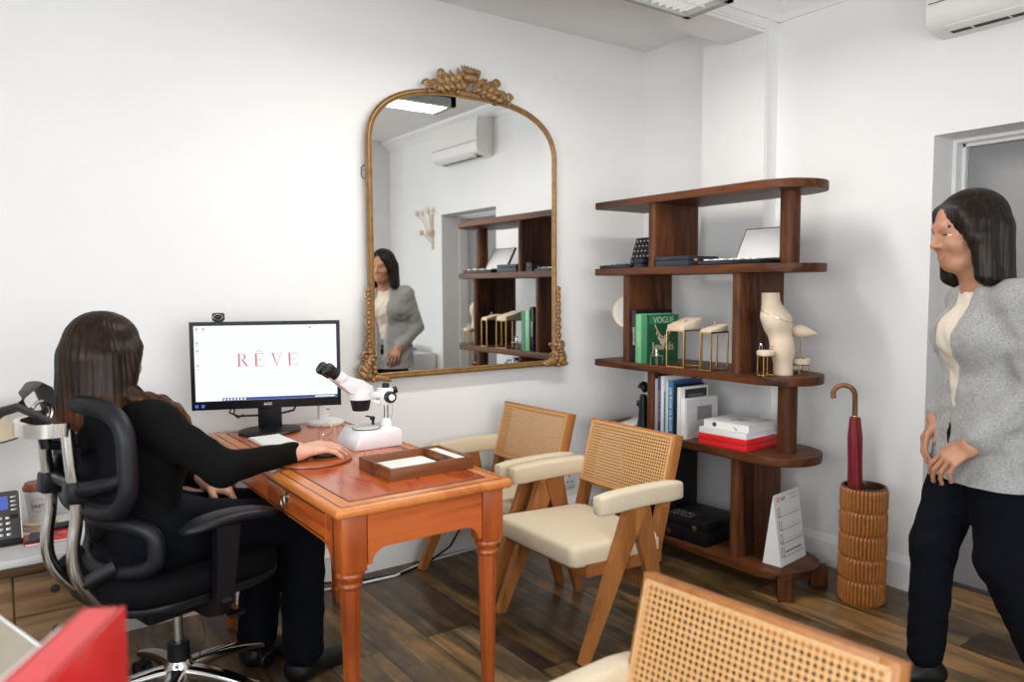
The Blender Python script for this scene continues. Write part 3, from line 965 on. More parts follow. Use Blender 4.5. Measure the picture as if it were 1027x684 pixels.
# ---------------------------------------------------------------- second shelf from the top: jewellery cases
z = TOPS['s2']
t = thing('ring_case', 'open black ring case with rows of silver rings in its leaning lid', 'jewellery case', (2.785, 2.83, z))
m = MB(); m.box((0, .03, .008), (.17, .225, .016), bev=.003); m.build('tray', 'black_leather', t)
m = MB(); m.box((0, .03, .0165), (.14, .20, .003)); m.build('insert', 'navy_leather', t)
# lid leans back at the near edge, lining turned to the far end
lid = MB(); th = math.radians(20)
A = Matrix.Translation((.078, 0, .016)) @ Matrix.Rotation(th, 4, 'Y')
lid.box((0, 0, .0), (.01, .01, .01)); lid.bm.clear()
lid.box((0, 0, .078), (.014, .165, .156), bev=.002)
bmesh.ops.transform(lid.bm, matrix=A, verts=lid.bm.verts[:])
lo = lid.build('lid', 'black_leather', t)
m = MB()
for i in range(5):
    for j in range(6):
        p = A @ Vector((-.0065, -.065 + .026 * j, .022 + .028 * i)); q = A @ Vector((-.011, -.065 + .026 * j, .022 + .028 * i))
        m.cyl(p, q, .0046, .004, 8)
m.build('ring', 'silver', lo)
m = MB()
for i in range(3):
    for j in range(6): m.ell((-.05 + .045 * i, -.085 + .034 * j, .020), (.008, .008, .006), 8, 6)
m.build('loose_ring', 'silver', t)

for i, (w_, lb) in enumerate((((.07, .062, .024), 'small black jewellery box, lower of two stacked on the upper shelf'), ((.066, .058, .024), 'small black jewellery box, upper of two stacked on the upper shelf'))):
    b = thing('jewellery_box', lb, 'box', (2.735, 2.69, z + .0265 * i), .04 * i, 'stacked small black boxes')
    m = MB(); m.box((0, 0, .0075), (w_[0], w_[1], .015), bev=.002); m.build('body', 'navy_leather', b)
    m = MB(); m.box((0, 0, .0205), (w_[0] + .002, w_[1] + .002, .010), bev=.002); m.build('lid', 'black_leather', b)

t = thing('jewellery_case', 'closed flat black jewellery case with a gold clasp on the upper shelf', 'jewellery case', (2.80, 2.465, z))
m = MB(); m.box((0, 0, .014), (.21, .205, .028), bev=.003); m.build('body', 'navy_leather', t)
m = MB(); m.box((0, 0, .038), (.212, .207, .019), bev=.003); m.build('lid', 'navy_leather', t)
m = MB(); m.box((-.055, -.1045, .026), (.026, .004, .018), bev=.001); m.build('clasp', 'gold', t)

t = thing('display_case', 'open black display case with pale lined lid like a laptop on the upper shelf', 'jewellery case', (2.78, 2.135, z))
m = MB(); m.box((0, 0, .010), (.18, .33, .020), bev=.003); m.build('tray', 'black_leather', t)
# the lid is hinged along the back, tipped away from the room
lidm = MB(); lidm.box((0, -.035, .085), (.012, .26, .17), bev=.002)
A = Matrix.Translation((.082, 0, .018)) @ Matrix.Rotation(math.radians(29), 4, 'Y')
bmesh.ops.transform(lidm.bm, matrix=A, verts=lidm.bm.verts[:])
lo = lidm.build('lid', 'black_leather', t)
m = MB(); m.box((-.0068, -.035, .086), (.003, .244, .154))
bmesh.ops.transform(m.bm, matrix=A, verts=m.bm.verts[:]); m.build('lid_lining', 'paper', lo)
m = MB()
for j in range(7): m.box((-.05 + .012 * (j % 2), .135 - .043 * j, .023), (.05, .026, .008), bev=.002)
m.build('ring_roll', 'paper', t)

# ---------------------------------------------------------------- middle shelf
z = TOPS['s3']
t = thing('vanity_mirror', 'small round brass-rimmed mirror on a white stand behind the shelf divider', 'mirror', (2.822, 2.868, z))
m = MB(); m.lathe([(.0, 0), (.035, 0), (.034, .02), (.03, .12), (.022, .16), (.0, .162)]); m.build('stand', 'white_plastic', t)
m = MB(); m.lathe([(.0, -.006), (.088, -.006), (.088, .004), (0, .004)], (0, 0, .25), 36, axis=(-.75, -.62, .12)); m.build('plate', 'offwhite', t)
m = MB(); m.lathe([(.0875, -.008), (.091, -.008), (.091, .007), (.0875, .007), (.0875, -.008)], (0, 0, .25), 36, axis=(-.75, -.62, .12), caps=False); m.build('rim', 'brass', t)
m = MB(); m.cyl((0, 0, .155), (0, 0, .17), .006); m.build('pivot', 'brass', t)

def book(name, x0, y, z0, depth, th, h, cover, label, page='paper', spine_text=None, txt_mat='paper', group=None, lean=0.0):
    """upright book: spine towards the room (-x), thickness along y, y is its near face"""
    o = thing(name, label, 'book', (x0, y, z0), 0, group)
    if lean: o.rotation_euler.x = lean
    m = MB()
    m.span((0, 0, 0), (depth, .003, h)); m.span((0, th - .003, 0), (depth, th, h)); m.span((0, .001, 0), (.004, th - .001, h), bev=.001)
    m.build('cover', cover, o)
    m = MB(); m.span((.004, .003, .003), (depth - .004, th - .003, h - .003)); m.build('pages', page, o)
    if spine_text:
        s, sz = spine_text
        lettering(s, sz, txt_mat, o, (-.0006, th / 2, h * .5), (0, 0, -1), (0, 1, 0), name='spine_lettering')
    return o
book('book', 2.70, 2.70, z, .26, .034, .265, 'black_leather', 'tall black book beside the light green book on the middle shelf', spine_text=('Diamonds', .022), group='upright books on the middle shelf')
book('book', 2.695, 2.659, z, .245, .040, .245, 'green_l', 'light green book between the black book and the jewels book', spine_text=('VOGUE', .024), txt_mat='pale_ink', group='upright books on the middle shelf')
g = book('book', 2.695, 2.619, z, .222, .038, .24, 'green_d', 'dark green picture book with a necklace cover titled Jewels', spine_text=None, group='upright books on the middle shelf')
m = MB(); m.span((-.0008, .002, .002), (0, .036, .238)); m.build('spine_panel', 'green_b', g)
# cover art: title band, pendants and lettering on the near face
m = MB(); m.span((.012, -.0008, .196), (.218, 0, .236)); m.build('cover_band', 'green_b', g)
lettering('VOGUE', .044, 'pale_ink', g, (.115, -.0016, .214), (1, 0, 0), (0, 0, 1), name='cover_lettering')
lettering('Jewels', .062, 'beige_ink', g, (.112, -.0012, .082), (1, 0, 0), (0, 0, 1), name='cover_lettering')
m = MB()
pts = [(.052 + .12 * i / 16, -.0012, .192 - .062 * math.sin(PI * i / 16)) for i in range(17)]
m.tube(pts, .003, 6)
for i, r in enumerate((.007, .009, .011, .013, .011, .009, .007)):
    t_ = (i + 1) / 8; m.ell((.052 + .12 * t_, -.001, .192 - .062 * math.sin(PI * t_) - .012 - r), (r * .8, .0012, r * 1.5), 10, 6)
m.build('cover_necklace', 'beige_ink', g)

t = thing('silver_stand', 'tiny silver ring stand in front of the dark green book', 'display stand', (2.70, 2.56, z))
m = MB()
for sx in (-1, 1):
    for sy in (-1, 1): m.cyl((.018 * sx, .022 * sy, 0), (.018 * sx, .022 * sy, .046), .0022, n=8)
m.box((0, 0, .047), (.042, .05, .003)); m.build('frame', 'silver', t)
m = MB(); m.lathe([(0, .049), (.012, .049), (.006, .058), (.005, .072), (.014, .076), (.014, .08), (0, .08)]); m.build('cup', 'silver', t)

def riser(x, y, z0, sx, sy, h, label, rot=0.0, pad='wedge'):
    t = thing('brass_riser', label, 'display stand', (x, y, z0), rot, 'brass jewellery risers')
    r = .0028; m = MB()
    for ix in (-1, 1):
        for iy in (-1, 1): m.box((ix * sx / 2, iy * sy / 2, h / 2), (2 * r, 2 * r, h))
    for zz in (r, h - r):
        for i in (-1, 1):
            m.box((i * sx / 2, 0, zz), (2 * r, sy, 2 * r)); m.box((0, i * sy / 2, zz), (sx, 2 * r, 2 * r))
    m.box((0, 0, h - .002), (sx, sy, .003))
    m.build('frame', 'brass', t)
    return t
def wedge_pad(x, y, z0, sx, sy, h0, h1, label, rot=0.0):
    t = thing('ring_pad', label, 'jewellery pad', (x, y, z0), rot, 'cream ring pads on brass risers')
    m = MB()
    m.prism([(-sx / 2, 0), (sx / 2, 0), (sx / 2, h1), (-sx / 2, h0)], -sy / 2, sy / 2, f=lambda u, v, w_: (u, w_, v), bev=.004)
    m.build('cushion', 'cream', t)
    return t
def ring(x, y, z0, label, r=.0105, rot=0.0, mat='gold', group=None, gem=True, tilt=0.0):
    t = thing('ring', label, 'ring', (x, y, z0), rot, group)
    if tilt: t.rotation_euler.y = tilt
    m = MB(); m.tube([(r * math.cos(a), 0, r + r * math.sin(a)) for a in np.linspace(0, 2 * PI, 20, endpoint=False)], .0016, 6, closed=True); m.build('band', mat, t)
    if gem:
        m = MB(); m.lathe([(0, -.004), (.0055, .001), (.0035, .004), (0, .004)], (0, 0, 2 * r + .003), 8); m.build('stone', 'gem', t)
    return t
riser(2.745, 2.425, z, .125, .105, .178, 'taller brass riser under a tilted cream pad beside the green book')
wedge_pad(2.745, 2.425, z + .178, .125, .105, .022, .055, 'tilted cream ring pad on the taller brass riser')
ring(2.72, 2.445, z + .203, 'gold ring on the far half of the tilted cream pad', gem=False, tilt=.3); ring(2.725, 2.40, z + .203, 'gold ring on the near half of the tilted cream pad', gem=False, tilt=.3)
riser(2.735, 2.24, z, .115, .06, .176, 'narrower brass riser with one ring on its cream pad')
wedge_pad(2.735, 2.24, z + .176, .115, .065, .012, .032, 'low cream ring pad on the narrower brass riser')
ring(2.735, 2.24, z + .193, 'gold ring standing upright on the narrower brass riser')

def round_stand(x, y, z0, r, h, label, legs=4, padh=.02):
    t = thing('round_stand', label, 'display stand', (x, y, z0))
    m = MB()
    for i in range(legs):
        a = 2 * PI * i / legs + .4; m.cyl((r * .88 * math.cos(a), r * .88 * math.sin(a), 0), (r * .88 * math.cos(a), r * .88 * math.sin(a), h), .0026, n=8)
    for zz in (.003, h - .003): m.tube([(r * .88 * math.cos(a), r * .88 * math.sin(a), zz) for a in np.linspace(0, 2 * PI, 28, endpoint=False)], .0026, 6, closed=True)
    m.lathe([(0, h - .004), (r * .92, h - .004), (r * .92, h), (0, h)])
    m.build('frame', 'brass', t)
    m = MB(); m.lathe([(0, h), (r * .95, h), (r, h + padh * .4), (r * .96, h + padh * .9), (r * .85, h + padh), (0, h + padh)]); m.build('cushion', 'cream', t)
    return t
round_stand(2.735, 1.965, z, .038, .088, 'round brass stand with two rings in front of the cream bust', padh=.02)
ring(2.728, 1.985, z + .108, 'ring on the left half of the round brass stand by the bust', mat='silver', group='rings on the round brass stand')
ring(2.742, 1.945, z + .108, 'ring on the right half of the round brass stand by the bust', mat='silver', group='rings on the round brass stand')
round_stand(2.93, 1.925, z, .04, .042, 'low round brass stand behind the cream bust near the shelf end', padh=.024)

# curved necklace bust
t = thing('necklace_bust', 'cream curved necklace bust wearing a silver chain on the middle shelf', 'bust', (2.825, 1.985, z))
A = Matrix.Rotation(math.radians(-81), 4, 'Z')
pr_ = [cap((.040, 0, .0), (.036, 0, .12), .040, .036, k=.02, flat=((0, 1, 0), 1.08)), cap((.036, 0, .11), (.014, 0, .20), .036, .046, k=.05, flat=((0, 1, 0), 1.25)),
       ball((.010, 0, .236), (.050, .076, .052), k=.05), cap((-.010, -.052, .256), (-.010, .052, .256), .026, k=.03),
       cap((-.018, 0, .26), (-.026, 0, .38), .042, .036, k=.035)]
bu = sdf_mesh('torso', xform([p for p in pr_], A), .0045, ['cream'], t, smooth=2)
plane_cut(bu, .352, False); plane_cut(bu, 0, True)
nk = thing('necklace', 'fine silver chain necklace draped on the cream bust', 'necklace', (2.825, 1.985, z))
m = MB()
bvh = None
from mathutils.bvhtree import BVHTree
bm2 = bmesh.new(); bm2.from_mesh(bu.data); bvh = BVHTree.FromBMesh(bm2)
pts = []
for i in range(41):
    a = -PI + 2 * PI * i / 41
    # loop tilted: high at the back, low at the front
    fr = A.to_3x3() @ Vector((math.cos(a), math.sin(a), 0))
    zc = .283 - .058 * (math.cos(a) * .5 + .5) ** 2
    hit = bvh.ray_cast(Vector((0, 0, zc)) + fr * .2 + A.to_3x3() @ Vector((-.012, .008, 0)), -fr, .3)
    if hit[0] is not None: pts.append(hit[0] + hit[1] * .0012)
m.tube(pts, .0017, 6, closed=True); m.build('chain', 'silver', nk); bm2.free()

t = thing('earring_stand', 'slim brass stand with cream teardrop head behind the bust', 'display stand', (2.925, 1.925, z + .066))
m = MB(); m.cyl((0, 0, 0), (0, 0, .10), .0028, n=10); m.lathe([(0, 0), (.02, 0), (.02, .003), (0, .004)]); m.build('pole', 'brass', t)
m = MB(); m.lathe([(0, -.05), (.014, -.047), (.026, -.03), (.030, -.008), (.025, .018), (.014, .045), (.004, .066), (0, .068)], (0, 0, .118), 20, axis=(.25, -.95, -.12)); m.build('head', 'cream', t)

# ---------------------------------------------------------------- fourth shelf: books
z = TOPS['s4']
y = 2.570
G = 'upright books on the lower shelf'
def shelf_book(th, h, d, cover, label, **k):
    global y
    y -= th
    return book('book', 2.70 + k.pop('inset', 0), y, z, d, th - .001, h, cover, label, group=G, **k)
grey_b = plain('grey_cover', (.40, .41, .42), .5); blue_d = plain('deep_blue_cover', (.030, .05, .19), .45); teal = plain('teal_cover', (.02, .25, .36), .45); sky = plain('blue_cover', (.03, .19, .42), .45)
shelf_book(.020, .272, .19, grey_b, 'grey book nearest the walnut divider in the lower row')
shelf_book(.019, .285, .19, blue_d, 'deep blue book with gilt spine marks in the lower row', spine_text=('GEMSTONES  OF  THE  WORLD', .011), txt_mat='gold_ink')
shelf_book(.020, .288, .20, 'paper', 'tall white book between the deep blue and teal books')
shelf_book(.012, .215, .18, teal, 'short thin teal book in the lower row')
shelf_book(.016, .268, .20, 'offwhite', 'off-white book between the two blue-green books in the lower row')
b_ = shelf_book(.033, .270, .205, sky, 'thick bright blue book of jewels with white spine lettering', spine_text=('THE BOOK OF JEWELS', .021))
m = MB(); m.span((0, -.0008, .232), (.20, .0, .268)); m.build('cover_band', blue_d, b_)
b_ = shelf_book(.018, .252, .20, 'black_leather', 'black book behind the grey framed-picture book in the lower row')
b_ = shelf_book(.022, .242, .195, 'paper', 'white book with a black title panel on its cover', inset=.006)
m = MB(); m.span((.03, -.0008, .15), (.185, 0, .232)); m.build('cover_panel', 'ink', b_)
lettering('DIAMONDS', .020, 'grey_ink', b_, (.108, -.0014, .20), (1, 0, 0), (0, 0, 1), name='cover_lettering')
b_ = shelf_book(.030, .190, .235, 'paper', 'pale grey book with a small dark picture behind the book stack', inset=.004)
m = MB(); m.span((.012, -.0008, .006), (.232, 0, .186)); m.build('cover_panel', plain('pale_grey_cover', (.58, .58, .57), .5), b_)
m = MB(); m.span((.085, -.0016, .085), (.19, -.0008, .15)); m.build('cover_picture', 'grey_ink', b_)

def flat_book(o_, sx, sy, h, rz, cover, label, page='paper', name='book', cat='book'):
    t = thing(name, label, cat, o_, rz, 'books stacked on the lower shelf' if cat == 'book' else None)
    m = MB(); m.span((-sx / 2, -sy / 2, 0), (sx / 2, sy / 2, .003)); m.span((-sx / 2, -sy / 2, h - .003), (sx / 2, sy / 2, h)); m.span((-sx / 2, -sy / 2, 0), (-sx / 2 + .004, sy / 2, h), bev=.0012)
    m.build('cover', cover, t)
    m = MB(); m.span((-sx / 2 + .004, -sy / 2 + .004, .003), (sx / 2 - .004, sy / 2 - .004, h - .003)); m.build('pages', page, t)
    return t
t = thing('red_box', 'flat bright red box under two white books on the lower shelf', 'box', (2.815, 2.165, z), .05)
m = MB(); m.box((0, 0, .012), (.235, .255, .024), bev=.002); m.build('base', 'red', t)
m = MB(); m.box((0, 0, .039), (.238, .258, .030), bev=.002); m.build('lid', 'red', t)
t = flat_book((2.815, 2.165, z + .054), .232, .25, .026, .05, 'paper', 'plain white book lying between the red box and the top book')
t = flat_book((2.82, 2.16, z + .080), .21, .235, .034, .07, 'paper', 'white book with grey cover print lying on top of the stack')
m = MB(); m.ell((-.1055, .06, .017), (.001, .011, .011), 12, 8); m.build('spine_seal', blue_d, t)
m = MB(); m.prism([(-.02, .004), (-.004, .009), (.002, .022), (-.006, .016), (-.018, .012)], -.1062, -.1052, f=lambda u, v, w_: (w_, u - .04, v)); m.build('spine_emblem', 'gold_ink', t)
m = MB()
for i in range(9): m.ell((-.02 + .016 * (i % 3) + .01 * math.sin(i * 3), -.03 + .022 * (i // 3) + .008 * math.cos(i * 5), .0342), (.016, .013, .0006), 9, 4)
m.build('cover_print', plain('print_grey', (.42, .42, .42), .6), t)

t = thing('figurine', 'black curved figurine at the far end of the lower shelf', 'figurine', (2.77, 2.715, z))
m = MB(); m.lathe([(0, 0), (.035, 0), (.032, .01), (.026, .05), (.022, .12), (.018, .17), (0, .175)], n=18); m.build('stem', 'black_plastic', t)
m = MB(); scroll(m, (0, .205), .028, s=-1, th=.011, y=0); m.ell((0, 0, .215), (.022, .02, .024), 14, 10); m.build('head', 'black_plastic', t)
m = MB(); m.tube([(0, .015, .10), (-.01, .03, .12), (0, .034, .135)], .009, 8); m.build('arm', 'black_plastic', t)
for i, lb in enumerate(('white leaflet lying lowest at the far end of the lower shelf', 'white leaflet lying topmost at the far end of the lower shelf')):
    m = MB(); m.rings([[(2.71 + .05 * u, 2.80 + v * .05 - .04, z + .001 + .005 * i + (.0028 * u * u if i else .001 * u)) for u in range(4)] for v in range(3)], close_u=False, caps=False)
    o_ = m.build('leaflet', 'paper')
    sm_ = o_.modifiers.new('thickness', 'SOLIDIFY'); sm_.thickness = .0012; sm_.offset = 1
    o_.rotation_euler.z = 0; tag(o_, lb, 'leaflet', 'leaflets on the lower shelf')

# ---------------------------------------------------------------- bottom shelf
z = TOPS['base']
t = thing('jewellery_chest', 'low black chest with a gold clasp on the bottom shelf', 'jewellery case', (2.825, 2.375, z), .06)
m = MB(); m.box((0, 0, .035), (.26, .25, .07), bev=.004); m.build('body', 'black_leather', t)
m = MB(); m.box((0, 0, .092), (.262, .252, .042), bev=.004); m.build('lid', 'black_leather', t)
m = MB(); m.box((-.133, -.06, .075), (.005, .024, .026), bev=.001); m.build('clasp', 'gold', t)
m = MB(); m.box((-.133, .09, .03), (.005, .02, .022), bev=.001); m.build('corner_fitting', 'brass', t)
m = MB()
for i in range(4):
    for j in range(6): m.ell((-.10 + .02 * i, .105 - .022 * j, .1135), (.004, .004, .002), 7, 4)
m.build('stud', 'silver', t)
t = thing('tall_case', 'tall black case standing at the back of the bottom shelf', 'case', (2.92, 2.66, z))
m = MB(); m.box((0, 0, .17), (.16, .22, .34), bev=.006); m.build('body', 'black_leather', t)
m = MB(); m.box((0, 0, .36), (.162, .222, .04), bev=.006); m.build('lid', 'black_leather', t)
m = MB(); m.tube([(0, -.05, .38), (0, -.05, .41), (0, .05, .41), (0, .05, .38)], .006, 8); m.build('handle', 'black_plastic', t)

# tent card
t = thing('tent_card', 'white folded tent card with four ruled rows at the rounded end of the bottom shelf', 'sign', (2.887, 1.930, z), 0)
fx0, fy0 = 2.76 - 2.877, 1.908 - 1.945
# front panel runs from (2.76,1.908) to (2.985,1.925); the rear panel meets it at the ridge
ux = Vector((.225, .028, 0)).normalized(); LNc = .225
nn = Vector((ux.y, -ux.x, 0))            # towards the viewer of the card
o0 = Vector((fx0, fy0, 0)); HT = .305; back = .085
up_ = Vector((0, 0, HT)) - nn * (back / 2)
ridge = o0 + up_
m = MB()
def panel(a, b, th_):
    c, d_ = a + ux * LNc, b + ux * LNc
    off = (b - a).cross(ux).normalized() * th_
    m.rings([[a, c, d_, b], [a + off, c + off, d_ + off, b + off]], True, True)
panel(o0, ridge, .0015)
panel(o0 - nn * back, ridge, .0015)
m.rings([[o0 + Vector((0, 0, .0)), o0 - nn * back, o0 - nn * back + ux * LNc, o0 + ux * LNc], [o0 + Vector((0, 0, .0012)), o0 - nn * back + Vector((0, 0, .0012)), o0 - nn * back + ux * LNc + Vector((0, 0, .0012)), o0 + ux * LNc + Vector((0, 0, .0012))]], True, True)
# closed side towards the room
m.rings([[o0, o0 - nn * back, ridge], [o0 + ux * .0015, o0 - nn * back + ux * .0015, ridge + ux * .0015]], True, True)
m.build('card', 'paper', t)
upn = up_.normalized(); fn = ux.cross(upn); fn = fn if fn.dot(nn) > 0 else -fn
def on(u, v, e=.0026): return o0 + ux * u + upn * v + fn * e
m = MB()
for i in range(4):
    v = .042 + .057 * i
    m.bar([on(.02, v - .004), on(.205, v - .004)], .0022, .0008, up=fn)
    for a, b in (((.018, v), (.018, v + .035)), ((.018, v + .035), (.036, v + .035)), ((.036, v + .035), (.036, v)), ((.036, v), (.018, v))):
        m.bar([on(*a), on(*b)], .0026, .0008, up=fn)
m.build('ruled_rows', 'grey_ink', t)
m = MB()
for i in range(9): m.ell(on(.055 + .0155 * i, .056), (.0042, .0016, .0045), 8, 5)
m.build('dots', 'ink', t)
m = MB()
for r_ in range(1, 4):
    for i in range(11): m.bar([on(.048 + .0145 * i, .052 + .057 * r_), on(.055 + .0145 * i, .052 + .057 * r_)], .003, .0006, up=fn)
m.build('faint_print', plain('faint_print', (.60, .60, .60), .7), t)
m = MB(); m.tube([on(.03 + .009 * math.cos(a), .284 + .009 * math.sin(a)) for a in np.linspace(0, 2 * PI, 18, endpoint=False)], .0022, 6, closed=True); m.build('emblem', 'gold_ink', t)
lettering('GIA', .024, 'grey_ink', t, on(.072, .283), ux, upn, name='card_lettering')
m = MB()
for i in range(2): m.bar([on(.13, .29 - .016 * i), on(.205, .29 - .016 * i)], .005, .0006, up=fn)
m.build('header_lines', plain('faint_print2', (.62, .58, .54), .7), t)

# ---------------------------------------------------------------- umbrella and its stand
t = thing('umbrella_stand', 'tall amber glazed ceramic umbrella stand with five bands of flutes', 'umbrella stand', (2.995, 1.66, 0))
R0, HH, tiers, nf = .092, .485, 5, 36
rings = []
def fluted(a, zz):
    tier = min(tiers - 1, int(zz / HH * tiers)); f = zz / HH * tiers - tier
    ph = (tier % 2) * .5
    u = (a / (2 * PI) * nf + ph) % 1
    rib = math.sin(PI * u) ** .5
    edge = min(1, min(f, 1 - f) * 9)
    tip = .35 + .65 * edge
    return R0 - .008 + .010 * rib * tip
zs = sorted(set([HH * i / 60 for i in range(61)]))
NA = nf * 8
prof_rings = [[(fluted(2 * PI * j / NA, zz) * math.cos(2 * PI * j / NA), fluted(2 * PI * j / NA, zz) * math.sin(2 * PI * j / NA), zz) for j in range(NA)] for zz in zs]
m = MB(); m.rings(prof_rings, True, True); 
top = [f for f in m.bm.faces if len(f.verts) > 4 and f.calc_center_median().z > HH - .01]
bmesh.ops.delete(m.bm, geom=top, context='FACES')
m.build('body', 'amber', t, ang=40)
m = MB(); m.lathe([(R0 - .006, HH - .004), (R0 - .004, HH + .003), (R0 - .012, HH + .004), (R0 - .016, HH - .02), (R0 - .016, .02), (0, .02)], n=48, caps=False); m.build('inner_wall', 'amber_in', t)

t = thing('umbrella', 'burgundy umbrella with a curved wooden handle standing in the ceramic stand', 'umbrella', (2.99, 1.66, .03))
dx, dy = -.012, .02
def ul(zz): return (-.02 + dx * zz, .014 + dy * zz, zz)
m = MB()
rings = []
for i in range(26):
    zz = .06 + (.745 - .06) * i / 25
    r = .014 + .013 * math.sin(min(1, i / 16) * PI / 2) ** .8
    if i > 22: r -= .003 * (i - 22)
    c = ul(zz)
    rings.append([(c[0] + (r + .003 * math.sin(8 * a + zz * 12)) * math.cos(a), c[1] + (r + .003 * math.sin(8 * a + zz * 12)) * math.sin(a), zz) for a in np.linspace(0, 2 * PI, 40, endpoint=False)])
m.rings(rings); m.build('canopy', 'umbrella', t, ang=80)
m = MB(); m.cyl(ul(0), ul(.07), .004, .006); m.build('ferrule', 'steel', t)
m = MB()
c0 = Vector(ul(.735)); c1 = Vector(ul(.835))
pts = [c0, c0.lerp(c1, .5), c1]
hd = Vector((-.62, .78, 0)).normalized() * -1
hd = Vector((-.45, .89, 0)).normalized()
for i in range(1, 15):
    a = PI * 1.12 * i / 14
    pts.append(c1 + hd * .042 * (1 - math.cos(a)) + Vector((0, 0, .042 * math.sin(a))))
m.tube(pts, .0105, 12); m.build('handle', 'handle_wood', t)
m = MB(); m.lathe([(.012, 0), (.0125, .012), (.011, .014)], ul(.738), 16); m.build('collar', 'gold', t)

# ================================================================== writing desk
DX0, DX1, DYN, DYF, DZT = .715, 1.260, 1.755, 3.03, .765
dk = thing('writing_desk', 'polished red-brown wooden writing desk with turned legs and ring-pull drawers', 'desk', ((DX0 + DX1) / 2, (DYN + DYF) / 2, 0))
dw, dl = (DX1 - DX0) / 2, (DYF - DYN) / 2
m = MB(); m.box((0, 0, DZT - .0135), (2 * dw, 2 * dl, .027), bev=.0105, seg=4); m.build('desk_top', 'desk_band', dk)
m = MB(); m.box((0, 0, DZT - .0005), (2 * dw - .125, 2 * dl - .125, .003)); m.build('top_veneer', 'desk_inlay', dk)
m = MB()
for a, b in (((-dw + .06, -dl + .06), (dw - .06, -dl + .06)), ((dw - .06, -dl + .06), (dw - .06, dl - .06)), ((dw - .06, dl - .06), (-dw + .06, dl - .06)), ((-dw + .06, dl - .06), (-dw + .06, -dl + .06))):
    m.bar([(a[0], a[1], DZT + .0006), (b[0], b[1], DZT + .0006)], .0035, .002)
for a, b in (((-dw + .022, -dl + .022), (dw - .022, -dl + .022)), ((dw - .022, -dl + .022), (dw - .022, dl - .022)), ((-dw + .022, dl - .022), (-dw + .022, -dl + .022))):
    m.bar([(a[0], a[1], DZT + .0002), (b[0], b[1], DZT + .0002)], .003, .001)
m.build('inlay_line', 'dark_line', dk)
def apron(name, along, half, z0, z1, arch, br, place, mat, th=.02):
    """rail with a straight lower edge that drops in a curve to both ends"""
    n = 8; pts = [(-half, z1), (-half, z0)]
    low = []
    for i in range(n + 1):
        a = PI / 2 * i / n
        low.append((-half + .012 + br * (1 - math.cos(a)), z0 + (arch - z0) * math.sin(a)))
    pts += low + [(-u, v) for u, v in low[::-1]] + [(half, z0), (half, z1)]
    m = MB(); m.prism(pts, -th / 2, th / 2, f=place)
    return m.build(name, mat, dk)
zt = DZT - .027
for s, nm in ((-1, 'apron'), (1, 'apron')):
    apron(nm, 'x', dw - .095, .60, zt, .640, .045, lambda u, v, w_, s=s: (u, s * (dl - .035) + w_, v), 'desk_x')
for s, nm in ((-1, 'apron'), (1, 'apron')):
    apron(nm, 'y', dl - .095, .60, zt, .642, .06, lambda u, v, w_, s=s: (s * (dw - .035) + w_, u, v), 'desk_y')
# two drawers in the seated side
for k in (-1, 1):
    y0, y1 = (-dl + .12, -.035) if k < 0 else (-.025, dl - .12)
    m = MB(); m.span((-dw + .018, y0, .652), (-dw + .03, y1, zt - .006), bev=.002); dr = m.build('drawer', 'desk_y', dk)
    m = MB()
    for za in (.658, zt - .012): m.bar([(-dw + .0175, y0 + .006, za), (-dw + .0175, y1 - .006, za)], .002, .003)
    m.build('drawer_line', 'dark_line', dr)
    yc = (y0 + y1) / 2 + (.06 if k < 0 else 0)
    m = MB(); m.lathe([(0, 0), (.016, .0), (.016, .003), (.007, .006), (.006, .012), (0, .013)], (-dw + .018, yc, .705), 20, axis=(-1, 0, 0)); m.tube([(-dw + .006, yc + .0155 * math.sin(a), .692 + .019 * math.cos(a)) for a in np.linspace(0, 2 * PI, 24, endpoint=False)], .0026, 8, closed=True); m.build('ring_pull', 'steel', dr)
for sx in (-1, 1):
    for sy in (-1, 1):
        x, y_ = sx * (dw - .057), sy * (dl - .057)
        m = MB(); m.box((x, y_, (.585 + zt) / 2), (.070, .070, zt - .585), bev=.003)
        leg = None
        prof = [(.030, .586), (.036, .583), (.0385, .576), (.036, .568), (.027, .564), (.025, .559), (.031, .555), (.0335, .548), (.031, .541), (.025, .537)]
        m.lathe(prof, (x, y_, 0), 28)
        o_ = m.build('leg', 'desk_z', dk)
        m = MB()
        m.lathe([(.028, .538), (.0275, .50), (.018, .06)], (x, y_, 0), 8); m.lathe([(.018, .06), (.022, .05), (.022, .04), (.014, .0)], (x, y_, 0), 20)
        m.build('tapered_shaft', 'desk_z', o_, ang=20)
        m = MB()
        for du in (-.0375, ): m.box((x + sx * .0351, y_ - sy * .02, .66), (.0008, .005, .14)) 
        m.build('leg_line', 'dark_line', o_)

ZD = DZT + .001
# ---- monitor
mo = thing('computer_monitor', 'black computer monitor with a white screen reading REVE on the desk', 'monitor', (.921, 2.906, ZD))
mdir = Vector((.93, -.37, 0)).normalized(); mn = Vector((-.37, -.93, 0)).normalized()
m = MB(); m.lathe([(0, 0), (.118, 0), (.12, .004), (.115, .010), (.06, .017), (0, .018)], n=40)
for v in m.bm.verts: v.co.y *= .85
m.build('base', 'black_plastic', mo)
def mp_(u, v, w_): return mdir * u + mn * w_ + Vector((0, 0, v))
m = MB(); m.prism([(-.045, .012), (.045, .012), (.042, .22), (-.042, .22)], -.03, -.012, f=mp_, bev=.004); m.build('neck', 'black_plastic', mo)
CW, CH, CZ = .275, .167, 1.029 - ZD
UO = -.003
m = MB()
m.prism([(-CW + UO, CZ - CH), (CW + UO, CZ - CH), (CW + UO, CZ + CH), (-CW + UO, CZ + CH)], -.012, .022, f=mp_, bev=.003)
